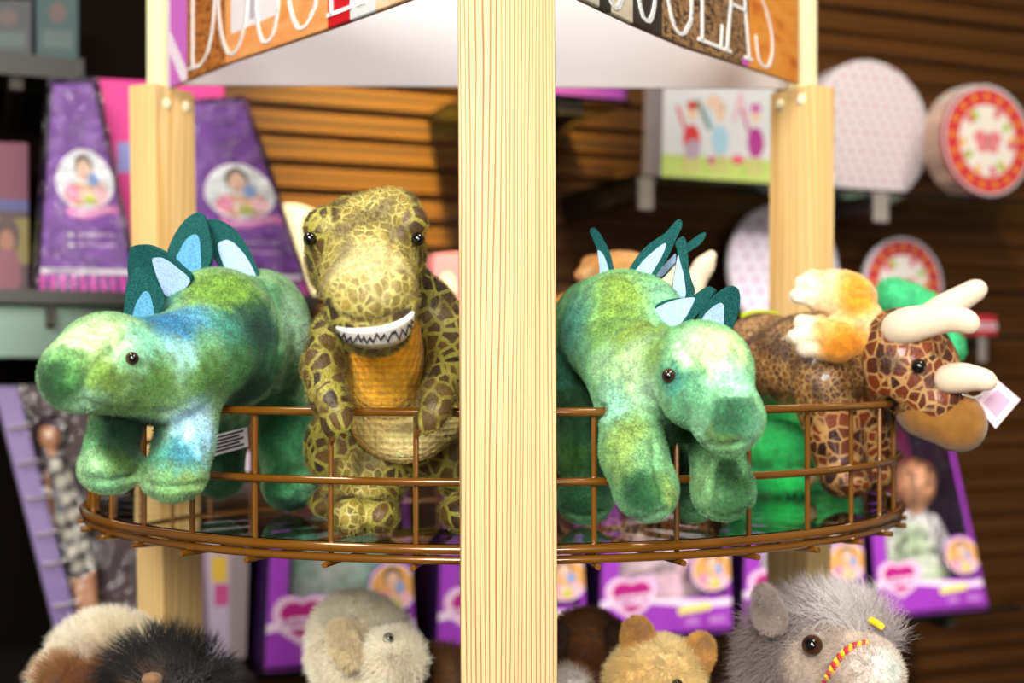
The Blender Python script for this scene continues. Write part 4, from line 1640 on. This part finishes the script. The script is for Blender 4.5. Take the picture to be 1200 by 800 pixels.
def disc(name, label, x, y, r, z, o, mat_rim, pr, th=.03, n=1, lean=.03, group=None, parts='plate'):
    """A round flat thing (plate or round tin) standing on edge, leaning back."""
    c = Wp(x, y, o)
    rm = r * (c.y + D) / F
    c.z = z + rm * .998
    nrm = Vector((WN[0], WN[1], lean)).normalized()
    ex = Vector((WU[0], WU[1], 0))
    ez = nrm.cross(ex); ez = ez if ez.z > 0 else -ez
    t = thing(name, label, 'plate' if 'plate' in name else 'box', c - Vector((0, 0, rm)), group)
    g = G()
    m = Matrix.Translation(c - nrm * th / 2) @ Matrix((ex, ez, nrm)).transposed().to_4x4()
    bmesh.ops.create_cone(g.bm, cap_ends=True, segments=64, radius1=rm, radius2=rm, depth=th, matrix=m)
    bmesh.ops.bevel(g.bm, geom=[e for e in g.bm.edges if len(e.link_faces) == 2 and any(len(f.verts) > 4 for f in e.link_faces)], offset=min(.002, th * .3), segments=2, affect='EDGES')
    g.build('rim', mat_rim, t)
    R = np.hypot(pr.u - .5, pr.v - .5) * 2
    at = quad(*[c + nrm * .001 + ex * (a * rm) + ez * (b * rm) for a, b in ((-1, -1), (1, -1), (1, 1), (-1, 1))])
    keep = R[:-1, :-1] < .985
    s = pr.sheet('printed_face', at, M['print'], t, keep)
    md = s.modifiers.new('print', 'SOLIDIFY'); md.thickness = .0006; md.offset = 0
    return t


def flower_plate(n=110, ground='#d6323f'):
    p = Print(n, n, '#cfcfd4')
    R = np.hypot(p.u - .5, p.v - .5) * 2
    A = np.arctan2(p.v - .5, p.u - .5)
    p.put(R < .93, ground)
    p.put((R < .86) & (R > .72) & ((np.sin(A * 17) > .3)), '#e8913c')
    p.put(R < .64, '#f4ece6')
    p.put((R < .62) & (R > .5) & (np.sin(A * 6 + 1) > .75), '#f2b233')
    p.put((R < .62) & (R > .45) & (np.sin(A * 5 + 2.2) > .85), '#dd3f6c')
    p.put((R < .6) & (R > .42) & (np.sin(A * 4 - .6) > .9), '#a9c63c')
    for sx in (-1, 1):
        p.oval(.5 + sx * .085, .53, .075, .06, '#e8828c'); p.oval(.5 + sx * .065, .44, .055, .05, '#e8828c')
    p.oval(.5, .49, .014, .085, '#b53a4c')
    return p


def dotted(n=130, a='#ece6ec', b='#dcaec4', k=11):
    p = Print(n, n, a)
    q = (np.sin(p.u * k * 6.28 + np.floor(p.v * k * 1.4) * 2.1) > .25) & (np.abs((p.v * k * 1.4) % 1 - .5) < .26)
    p.put(q, b)
    q2 = (np.sin(p.u * k * 6.28 + np.floor(p.v * k * 1.4) * 2.1) > .9) & (np.abs((p.v * k * 1.4) % 1 - .5) < .18)
    p.put(q2, '#b98fb0')
    return p


M['tin_rim'] = plain('tin_rim', '#e4dfe6', rough=.35)
M['red_rim'] = plain('red_rim', '#b9414c', rough=.4)
M['stack_rim'] = plain('stack_rim', '#c9a899', rough=.6, var=.4, scale=60)
disc('paper_plate', 'lilac white round plate behind the tyrannosaurus on the left shelf', 342, 290, 58, zL, .09, M['tin_rim'], dotted(80, '#d9cfe4', '#e5d9ec', 6), .012)

# ---------------------------------------------------------------- right upper shelf: bag, round tin, plates
tR, zR = shelf('clear glass shelf carrying the round tin and plates at upper right', 742, 1290, 850, 211, .30, ((756, .028), (1031, .034)), None, bh=.034)
zR += .001
p = Print(170, 130, '#dcdee6')
p.put(p.v < .24, '#b6cf62'); p.blotch(p.v < .22, ['#a2c455', '#c5d97a', '#b0cc60'], 9, 3)
for x, dress, hat in ((.25, '#d83a44', '#cc4a3f'), (.5, '#a9cfe6', '#d8b2a4'), (.82, '#b33a94', '#c95fae')):
    p.stroke([(x - .05, .08), (x - .04, .32)], .012, '#d9a88c'); p.stroke([(x + .03, .08), (x + .03, .32)], .012, '#d9a88c')
    p.oval(x, .40, .075, .15, dress); p.oval(x, .66, .042, .07, '#eac8ae'); p.oval(x, .74, .05, .05, hat)
    p.stroke([(x - .06, .5), (x - .13, .72)], .014, dress)
p.oval(.26, .30, .07, .1, '#b9a3bb')
p.stroke([(.3, .78), (.4, .52)], .02, '#7b8a76'); p.oval(.42, .2, .03, .04, '#c2348c'); p.oval(.66, .22, .06, .05, '#e06a78')
p.stroke([(.62, .6), (.68, .88), (.74, .6)], .012, '#e6a6b6'); p.oval(.44, .78, .07, .08, '#e3c6b2')
c4 = front4(775, 908, 778, 908, zR, 92, 97, .28)
carton('gift_box', 'white box printed with little fairies on the upper right shelf', 'box', c4, .07, plain('lilac_grey_card', '#a79fb2', rough=.5), p)
disc('round_tin', 'large round tin with tiny pink pattern beside the right post', 1021, 138, 84, zR, .12, M['tin_rim'], dotted(), .06, lean=.02)
for k in range(5):
    x, o = (1157 - 5 * k, .285 - .013 * k)
    disc('party_plate', ['red flower plate with a butterfly, front of the stack at the right edge', 'second plate of the red flower stack', 'third plate of the red flower stack', 'fourth plate of the red flower stack', 'rearmost plate of the red flower stack'][k],
         x, 160, 66, zR, o, M['red_rim'] if k == 0 else M['stack_rim'], flower_plate(110 if k == 0 else 40), .009, group='red flower plates at the right edge')

# ---------------------------------------------------------------- right middle shelf: two plates, small cartons
tM, zM = shelf('clear glass shelf with two plates behind the brown triceratops', 480, 1195, 1060, 391, .24, ((700, .02), (1150, .02)), None, bh=.03)
zM += .001
disc('paper_plate', 'pale lilac plate behind the right wooden post', 919, 325, 76, zM, .16, M['tin_rim'], dotted(100, '#dcd6e4', '#c9b2cc', 8), .012)
disc('party_plate', 'red rimmed flower plate standing above the triceratops', 1059, 333, 57, zM, .16, M['tin_rim'], flower_plate(90, '#c62b44'), .012)
p = Print(40, 50, '#c9303f'); p.rect(0, .3, 1, .62, '#efe9ec'); p.rect(.55, .35, .95, .56, '#c98aa0')
carton('gift_box', 'small red and white carton beside the horn of the triceratops', 'box', front4(1120, 1168, 1120, 1167, zM, 368, 370, .19), .06, plain('red_card', '#b8283a', rough=.5), p)
p = Print(40, 60, '#d884b4'); p.oval(.5, .55, .3, .2, '#f0d4e4'); p.rect(0, 0, 1, .15, '#b96a9c')
carton('gift_box', 'small pink carton just right of the tyrannosaurus head', 'box', front4(506, 541, 508, 540, zM, 298, 296, .19), .06, plain('rose_card', '#cf7fae', rough=.5), p)

# ---------------------------------------------------------------- small shelf end under the white board
tS, zS = shelf('short dark shelf just under the white sign board', 560, 738, 690, 113, .26, ((672, .05),), None, bh=.03, bmat='steel_dark')
p = Print(40, 40, '#7d35a4')
carton('gift_box', 'purple carton whose foot shows under the white sign board', 'box', front4(570, 733, 572, 732, zS + .001, 20, 22, .24), .08, M['purple'], p)

# ---------------------------------------------------------------- dim shelf at upper left
tU, zU = shelf('dim upper left shelf with dark stock in shadow', -80, 98, 40, 66, .27, ((20, .02),), .022, bmat='steel_dark')
zU += .001
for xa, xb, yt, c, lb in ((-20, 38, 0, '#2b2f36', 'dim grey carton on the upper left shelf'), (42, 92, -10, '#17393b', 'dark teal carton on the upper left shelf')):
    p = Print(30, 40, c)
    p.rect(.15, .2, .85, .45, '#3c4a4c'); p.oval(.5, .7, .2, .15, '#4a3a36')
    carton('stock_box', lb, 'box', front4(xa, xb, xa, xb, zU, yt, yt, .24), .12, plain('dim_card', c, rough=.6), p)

# ---------------------------------------------------------------- lower shelf: row of purple doll boxes
tB, zB = shelf('long low shelf under the row of purple doll boxes', 226, 1200, 400, 781, .33, ((500, .02), (840, .02), (1120, .02)), None, bh=.03, bmat='steel_dark')
zB += .001


def doll_print():
    p = Print(170, 230, '#8e2fae')
    p.blotch(p.v > -1, ['#86299f', '#9a3aba', '#8d30ab'], 3, 5)
    win = (p.u > .13) & (p.u < .96) & (p.v > .15)
    hx, hy, hr, hry = .23, .165, .2, .098
    X, Y = (p.u - hx) / hr * 1.15, (p.v - hy) / hry * 1.15 + .1
    heart = (X * X + Y * Y - 1) ** 3 - X * X * Y ** 3 <= 0
    rp = ((p.u - .86) / .18) ** 2 + ((p.v - .27) / .105) ** 2 <= 1
    rb = np.abs(p.v - (.138 + .02 * np.sin(p.u * 5 + .4))) < .017
    p.put(rb, '#efdcf3')
    p.heart(hx, hy, hr, hry, '#e6bfe0')
    p.heart(hx, hy + .002, hr * .74, hry * .74, '#b0177c')
    p.put(np.abs(p.v - (.160 + .03 * (p.u - .26))) < .022 * (np.abs(p.u - hx) < hr * .8), '#edd3ea')
    # the name across the heart in loose white capitals
    x0 = .10
    for ch in 'Adora':
        pts = {'A': [(0, 0), (.5, 1), (1, 0)], 'd': [(.9, 1), (.9, 0), (.3, 0), (.1, .3), (.4, .55), (.9, .5)], 'o': [(.5, 0), (.9, .3), (.5, .6), (.1, .3), (.5, 0)],
               'r': [(.2, 0), (.2, .55), (.8, .6)], 'a': [(.9, .55), (.3, .55), (.1, .25), (.4, 0), (.9, .2), (.9, .55), (.9, 0)]}[ch]
        p.stroke([(x0 + a * .042, .150 + .03 * (x0 - .13) + b * .024) for a, b in pts], .006, '#a53a92', 1.25)
        x0 += .052
    portrait(p, .86, .27, .165, .095, '#4a2a1c', '#e86a6a', '#e0a45e')
    p.put((np.abs(p.v - (.10 + .06 * (p.u - .72))) < .016) & (p.u > .58) & (p.u < .84), '#e6dc6e')
    p.rect(.64, .03, .74, .06, '#b377c6'); p.rect(.82, .03, .95, .06, '#b377c6')
    keep = ~(win & ~heart & ~rp)
    return p, keep[:-1, :-1]


dress_cols = {'mint': ('#b4f0da', '#f0faf4'), 'rose': ('#f5c6dd', '#fbe6ef'), 'white': ('#e9e2ec', '#f4f0f4'), 'lilac': ('#d9b9dd', '#efe3f2'), 'blue': ('#e6e4ea', '#b9d3a8')}


def baby_doll(label, mid, z, h, dress, o):
    """A small cloth-dressed baby doll propped in its box; mid is the px column of its middle."""
    c = Wp(mid, HY, o)
    d = c.y + D
    t = thing('baby_doll', label, 'doll', (c.x, c.y, z))
    px = lambda m: m / d * F
    y = lambda m: HY - (z + m - H) / d * F
    s = Soft(.012)
    s.ell(mid, y(h * .44), d, px(h * .15), px(h * .22), px(.03))
    s.ell(mid, y(h * .24), d - .012, px(h * .275), px(h * .20), px(.036))
    s.cone((mid - px(h * .12), y(h * .54), d, px(.018)), (mid - px(h * .2), y(h * .40), d, px(.015)))
    s.cone((mid + px(h * .12), y(h * .54), d, px(.018)), (mid + px(h * .2), y(h * .42), d, px(.015)))
    k = Skin(s, .006)
    a, b = dress_cols[dress]
    dx = px(h * .2)
    k.dye(a, [(mid - dx * .8, y(h * .2), dx * .6, b, 1), (mid + dx, y(h * .12), dx * .6, b, 1), (mid, y(h * .4), dx * .5, b, 1)], d, .3, 30)
    k.build('dress', M['plush_soft'], t)
    s = Soft(.01)
    s.ell(mid, y(h * .79), d, px(h * .15), px(h * .17), px(.04))
    s.cone((mid, y(h * .66), d, px(.018)), (mid, y(h * .58), d, px(.02)))
    for q in (-1, 1):
        s.cone((mid + q * px(h * .20), y(h * .40), d, px(.012)), (mid + q * px(h * .215), y(h * .32), d - .012, px(.010)))
        s.cone((mid + q * px(h * .1), y(h * .1), d, px(.018)), (mid + q * px(h * .13), y(.020), d, px(.014)))
    Skin(s, .005).build('body', M['skin'], t)
    s = Soft(.01)
    s.ell(mid, y(h * .85), d + .010, px(h * .165), px(h * .14), px(.028))
    Skin(s, .006).build('hair', plain('doll_hair', '#7a4a24', rough=.6), t)
    return t


boxes = [  # bottom px, top px, top row, dress
    (310, 488, 326, 470, 470, 'mint', 'purple doll box above the white lamb plush, a mint dress in its window', 'baby doll in a mint dress inside the box above the lamb'),
    (512, 688, 524, 672, 478, 'lilac', 'purple doll box mostly behind the near wooden post', 'baby doll in a lilac dress behind the near wooden post'),
    (702, 858, 712, 846, 482, 'rose', 'purple doll box under the pale green stegosaurus, a rose dress inside', 'baby doll in a rose dress below the pale green stegosaurus'),
    (870, 1014, 878, 1003, 486, 'white', 'purple doll box half behind the right wooden post', 'baby doll in a white dress behind the right wooden post'),
    (1028, 1157, 1012, 1108, 490, 'blue', 'purple doll box at the right end of the low row', 'baby doll in white and blue at the right end of the low row')]
for xa, xb, ta, tb, yt, dr, lb, lb2 in boxes:
    c4 = front4(xa, xb, ta, tb, zB, yt, yt, .30, .27)
    p, keep = doll_print()
    hgt = c4[2].z - zB
    t = carton('doll_box', lb, 'toy box', c4, .13, M['purple_dark'], p, 'purple doll boxes on the low shelf', keep, True)
    bk = -Vector((WN[0], WN[1], 0)) * .128
    q = [v + bk for v in c4]
    m1 = Vector((WN[0], WN[1], 0)) * .002
    g = G(); g.slab([v + m1 for v in (q[0], q[1], q[2], q[3])], Vector((WN[0], WN[1], 0)), .0008)
    g.build('inner_back', plain('magenta_lining', '#b9307f', rough=.6), t, smooth=False)
    cx = [v - Vector((WN[0], WN[1], 0)) * .004 for v in c4]
    ins = [cx[0].lerp(cx[1], .03).lerp(cx[3].lerp(cx[2], .03), .27), cx[0].lerp(cx[1], .97).lerp(cx[3].lerp(cx[2], .97), .27), cx[3].lerp(cx[2], .97), cx[3].lerp(cx[2], .03)]
    g = G(); g.slab(ins, Vector((WN[0], WN[1], 0)), .0006)
    g.build('window_film', M['clear_plastic'], t, smooth=False)
    baby_doll(lb2, (xa * 2 + xb * 2 + ta + tb) / 6 - (12 if dr == 'blue' else 6), zB + .003, hgt * (.78 if dr == 'blue' else .86), dr, .22)

# ---------------------------------------------------------------- clear fashion doll box leaning at lower left
bl, br, tr, tl = Wp(80, 800, .30), Wp(214, 800, .30), Wp(150, 452, .26), Wp(-8, 452, .26)
zD = bl.z
br.z = zD
t = thing('doll_box', 'tall clear doll box with lilac edge leaning at the lower left', 'toy box', (bl + br) / 2)
nW = Vector((WN[0], WN[1], 0))
g = G(); g.slab([v - nW * .11 for v in (bl, br, tr, tl)], nW, .003)
M['tray'] = plain('tray_card', '#4b3a40', rough=.6, var=.5, scale=14)
g.build('backing_card', M['tray'], t, smooth=False)
ex = (br - bl).normalized()
g = G(); g.hexa([bl, bl + ex * .033, tl + ex * .033, tl, bl - nW * .016, bl + ex * .033 - nW * .016, tl + ex * .033 - nW * .016, tl - nW * .016], .002)
M['lilac'] = plain('lilac_tray', '#7d68a0', rough=.35)
g.build('side_flange', M['lilac'], t, smooth=False)
g = G(); g.slab([bl + ex * .03 + nW * .002, br + nW * .002, tr + nW * .002, tl + ex * .03 + nW * .002], nW, .0006)
g.build('window_film', M['clear_plastic'], t, smooth=False)
for f in (.12, .26, .4, .5, .62, .74, .86):
    a = bl.lerp(tl, f) + nW * .004
    g = G(); g.tube([a + ex * .006, a + ex * .018 + nW * .003, a + ex * .038 + Vector((0, 0, .004))], .0028, False, 8)
    g.build('twist_tie', plain('silver_tie', '#e8e4ea', rough=.15, metal=.8), t)
dd = lambda y: Wp(70, y, .206 + (y - 452) / 348 * .036).y + D
d = dd(600)
t = thing('fashion_doll', 'slim doll in a black and white print dress inside the leaning clear box', 'doll', P(104, 799, dd(795)))
s = Soft(.006)
s.cone((68, 545, dd(545), 13), (81, 600, dd(600), 15)); s.cone((81, 600, dd(600), 16), (94, 662, dd(662), 18))
k = Skin(s, .0035)
blobs = [(64 + (i * 37 % 52), 545 + i * 6.3, 5.5, '#e9e4d2', 2.4) for i in range(20)]
k.dye('#16161a', blobs, d, .1)
k.build('dress', M['plush_soft'], t)
s = Soft(.005)
s.ell(58, 510, dd(510), 13, 18, 13); s.cone((60, 528, dd(528), 6), (64, 540, dd(540), 7))
s.chain((58, 552, dd(552), 6.5), (61, 600, dd(600), 6), (82, 640, dd(640) - .006, 5), (94, 656, dd(656) - .006, 6), k=.003)
s.chain((100, 655, dd(655), 11), (106, 710, dd(710), 9), (114, 760, dd(760), 7), (118, 794, dd(790), 6))
s.chain((90, 655, dd(655), 11), (98, 720, dd(720), 9), (110, 794, dd(790), 6))
Skin(s, .0035).build('body', M['skin'], t)
s = Soft(.006)
s.ell(57, 506, dd(506) + .003, 16, 22, 10); s.cone((54, 520, dd(520) + .003, 9), (58, 570, dd(570) + .004, 7)); s.ell(59, 494, dd(494), 15, 9, 12)
Skin(s, .004).build('hair', plain('plum_hair', '#33182f', rough=.5), t)
# second clear doll box beside it, behind the post
c4 = front4(180, 244, 176, 236, zD, 560, 562, .14)
p = Print(40, 90, '#3a2028'); p.oval(.45, .55, .3, .16, '#c98aa4'); p.oval(.5, .36, .2, .06, '#c3205c'); p.oval(.45, .78, .2, .1, '#6b3a2c'); p.put(p.v < .2, '#55283c'); p.rect(.8, 0, 1, 1, '#6a5a62')
carton('doll_box', 'dim pink doll box beside the left wooden post, low down', 'toy box', c4, .09, M['plum'], p)
p = Print(30, 90, '#a99bb0'); p.put(p.v > .62, '#d6cadb'); p.rect(.1, .38, .45, .5, '#c9a83a'); p.rect(.15, .26, .5, .37, '#b0447c'); p.put((p.u > .55) & (p.v < .6), '#8b8084')
carton('gift_box', 'narrow grey carton between the left post and a purple doll box', 'box', front4(246, 288, 240, 296, zD, 528, 530, .24), .08, plain('lilac_card', '#b8a6bd', rough=.5), p)
# base cabinet top the low left boxes stand on
g = G()
a, b = Wu(-120, .36), Wu(300, .36)
g.hexa([Wuv(a, .36, zD - .02), Wuv(b, .36, zD - .02), Wuv(b, .36, zD - .0005), Wuv(a, .36, zD - .0005), Wuv(a, .003, zD - .02), Wuv(b, .003, zD - .02), Wuv(b, .003, zD - .0005), Wuv(a, .003, zD - .0005)], .002)
ls = g.build('wall_shelf', M['shelf_edge'], origin=Wuv((a + b) / 2, .18, zD - .02), smooth=False)
tag(ls, 'low black shelf under the leaning clear doll box', 'shelf')
# ================================================================ furry animals in the lower basket
def furry(name, label, mid, d, head, body_col, blobs, fl, cnt, kids, rad, rough, seed, extra=None, inward=0, clump=.0, zr=60):
    """Sitting plush: head volumes above, a pear-shaped body down to the lower glass shelf."""
    t = thing(name, label, 'plush toy', (P(mid + inward, 0, d).x, d - D, GZL))
    yb = HY - (GZL - H) / d * F
    s = Soft(.012)
    for q in head: (s.ell(*q[1:]) if q[0] == 'e' else s.cone(*q[1:]))
    m = mid + inward
    top = max(q[2] if q[0] == 'e' else q[1][1] for q in head)
    s.cone((mid, top, d, 34), (m, yb - 62, d, zr - 8))
    s.ell(m, yb - 48, d, zr, 49, zr)
    k = Skin(s, .0045)
    k.dye(body_col, blobs, d, .12)
    b = k.build('body', M['plush_soft'], t)
    fur(b, fl, cnt, kids, rad, seed, rough, clump)
    return t, k


# white lamb
t, k = furry('plush_lamb', 'creamy white fluffy plush lamb below the tyrannosaurus', 428, 1.05,
             [('e', 425, 762, 1.05, 50, 50, 50), ('e', 462, 772, 1.0, 26, 26, 30), ('e', 412, 732, 1.05, 30, 24, 30)], '#fff4dc',
             [(412, 752, 12, '#d8c08e', .8), (470, 780, 14, '#eadfc6', .7)], .012, 2600, 30, .0004, .006, 21, clump=.35, inward=-12, zr=46)
s = Soft(.006); s.cone((398, 740, 1.0, 9), (408, 768, .99, 11))
ek = Skin(s, .003); ek.dye('#e2d0a8', [], 1.0); e = ek.build('ear', M['plush_soft'], t); fur(e, .006, 300, 20, .0004, 22, .003)
bead_eye(t, k, 456, 752, 1.0, .0045, 'black', False, .0)
# small brown curly one
t, k = furry('plush_puppy', 'dark brown curly plush just left of the near post at the bottom', 520, 1.08, [('e', 518, 800, 1.07, 34, 36, 34)], '#6a4018', [(515, 790, 14, '#8a5a24', 1)], .008, 1500, 24, .0004, .006, 23, zr=46)
for q in (-1, 1):
    s = Soft(.006); s.cone((518 + q * 26, 780, 1.06, 9), (518 + q * 33, 806, 1.05, 12))
    ek = Skin(s, .003); ek.dye('#59340f', [], 1.0); e = ek.build('ear', M['plush_soft'], t); fur(e, .005, 300, 16, .0004, 24, .003)
# brown dog with white muzzle
t, k = furry('plush_dog', 'chestnut brown plush dog right of the near post, white strip at its chin', 684, 1.08, [('e', 688, 758, 1.07, 44, 42, 42), ('e', 662, 800, .99, 30, 20, 30)], '#6b3c14',
             [(690, 735, 20, '#7d4a1c', 1), (660, 796, 16, '#f0ece6', 3), (672, 800, 16, '#f0ece6', 3)], .006, 2000, 26, .00035, .003, 25)
for q in (-1, 1):
    s = Soft(.006); s.cone((688 + q * 36, 742, 1.04, 12), (688 + q * 46, 790, 1.04, 15))
    ek = Skin(s, .003); ek.dye('#4a280c', [], 1.0); e = ek.build('ear', M['plush_soft'], t); fur(e, .004, 300, 16, .00035, 26, .002)
# tan calf with raised ears
t, k = furry('plush_calf', 'golden tan plush with two raised ears below the pale green stegosaurus', 772, 1.0, [('e', 768, 796, .99, 52, 38, 46), ('e', 774, 774, .985, 34, 20, 30)], '#f0d493',
             [(765, 755, 24, '#f0d89c', 1.2), (740, 785, 20, '#e6c47c', 1)], .007, 2600, 28, .00036, .004, 27, clump=.2)
for a, b in (((745, 760, .985, 17), (745, 734, .98, 12)), ((805, 778, .985, 15), (816, 752, .98, 14))):
    q = -1 if b[0] < 780 else 1
    s = Soft(.006); s.ell(b[0] + 4 * (q < 0), b[1] + 18, .985, 16, 27, 8, roll=q * (8 if q < 0 else 22))
    ek = Skin(s, .003); ek.dye('#d9a452', [(a[0], a[1] - 8, 8, '#c98f3e', 1)], 1.0); e = ek.build('ear', M['plush_soft'], t); fur(e, .005, 500, 20, .00036, 28, .002)
bead_eye(t, k, 792, 801, .94, .004, 'black', False, .0)
# grey camel
t, k = furry('plush_camel', 'grey plush camel with shaggy crown and braided bridle at lower right', 958, .99,
             [('e', 962, 776, .96, 46, 40, 42), ('c', (975, 775, .945, 40), (1012, 785, .91, 36)), ('e', 1016, 790, .905, 38, 34, 36)], '#d6c5b6',
             [(1010, 770, 26, '#c9bab0', 1.2), (960, 750, 20, '#a8978c', 1), (1040, 780, 18, '#dfe3dc', 2), (985, 780, 20, '#b9a89c', 1)], .004, 2400, 26, .0003, .002, 29, inward=-45)
s = Soft(.014)
s.ell(954, 748, .985, 44, 26, 36); s.ell(928, 786, .99, 22, 40, 34); s.ell(990, 734, .96, 30, 14, 26)
ck = Skin(s, .0045)
ck.dye('#a99c9a', [(1000, 715, 24, '#efeae6', 2), (915, 770, 26, '#8d7d78', 1.4), (945, 722, 22, '#b5aaa8', 1), (975, 722, 20, '#e6e0de', 1.6)], 1.0)
mane = ck.build('mane', M['plush_soft'], t)
fur(mane, .028, 650, 26, .0005, 30, .016, clump=.85, tip=.1)
s = Soft(.006); s.cone((903, 724, .945, 12), (895, 697, .95, 7))
ek = Skin(s, .003); ek.dye('#b6a49c', [(896, 712, 6, '#8d7a70', 1)], 1.0); e = ek.build('ear', M['plush_soft'], t); fur(e, .006, 400, 20, .0003, 31, .003)
bead_eye(t, k, 957, 759, .92, .0074, 'dark_amber', True, .05)
# braided bridle across the cheek
ln = k.line([(966, 802), (974, 786), (984, 770), (998, 757), (1016, 752)], .9, 8)
for col, ph, nm in (('#c8283a', 0, 'red_strand'), ('#ecc531', math.pi, 'yellow_strand')):
    g = G()
    pts = []
    for i, q in enumerate(ln):
        n = (CAM - Vector(q)).normalized()
        pts.append(Vector(q) + n * (.0035 + .001 * math.sin(i * 1.3 + ph)) + Vector((math.cos(i * 1.3 + ph) * .0018, 0, 0)))
    g.tube(pts, .0016, False, 8)
    g.build('bridle_cord', plain(nm, col, rough=.7), t)
g = G(); g.tube([P(1020, 726, .93), P(1028, 730, .925), P(1034, 735, .925)], .0026, False, 8); g.build('tassel', plain('yellow_tassel', '#f0c81e', rough=.7), t)
# white and brown one and the black shaggy one at lower left
t, k = furry('plush_guinea_pig', 'white and brown plush at the lower left with a creamy tuft', 128, 1.1,
             [('e', 128, 776, 1.1, 56, 46, 50), ('e', 84, 800, 1.06, 34, 26, 36)], '#efe6d2',
             [(80, 800, 24, '#8a4f1c', 3), (112, 800, 24, '#7a4416', 2.4), (96, 775, 10, '#f6f2ea', 2), (150, 745, 26, '#efe2c4', 1)], .014, 2400, 28, .0004, .006, 33, inward=45, clump=.4)
s = Soft(.006); s.cone((96, 792, 1.03, 10), (90, 814, 1.02, 12))
ek = Skin(s, .003); ek.dye('#7a4416', [], 1.0); e = ek.build('ear', M['plush_soft'], t); fur(e, .005, 300, 16, .0004, 34, .003)
t, k = furry('plush_gorilla', 'black shaggy spiky plush at the lower left bottom edge', 196, 1.02, [('e', 196, 806, 1.02, 52, 40, 46)], '#0d0b0c', [(178, 797, 9, '#7a5638', 3)], .026, 900, 26, .0005, .008, 35, inward=20, clump=.75)
s = Soft(.004); s.ell(178, 796, .95, 13, 9, 12)
ek = Skin(s, .003); ek.dye('#7d5c40', [], 1.0); ek.build('nose', M['plush_soft'], t)
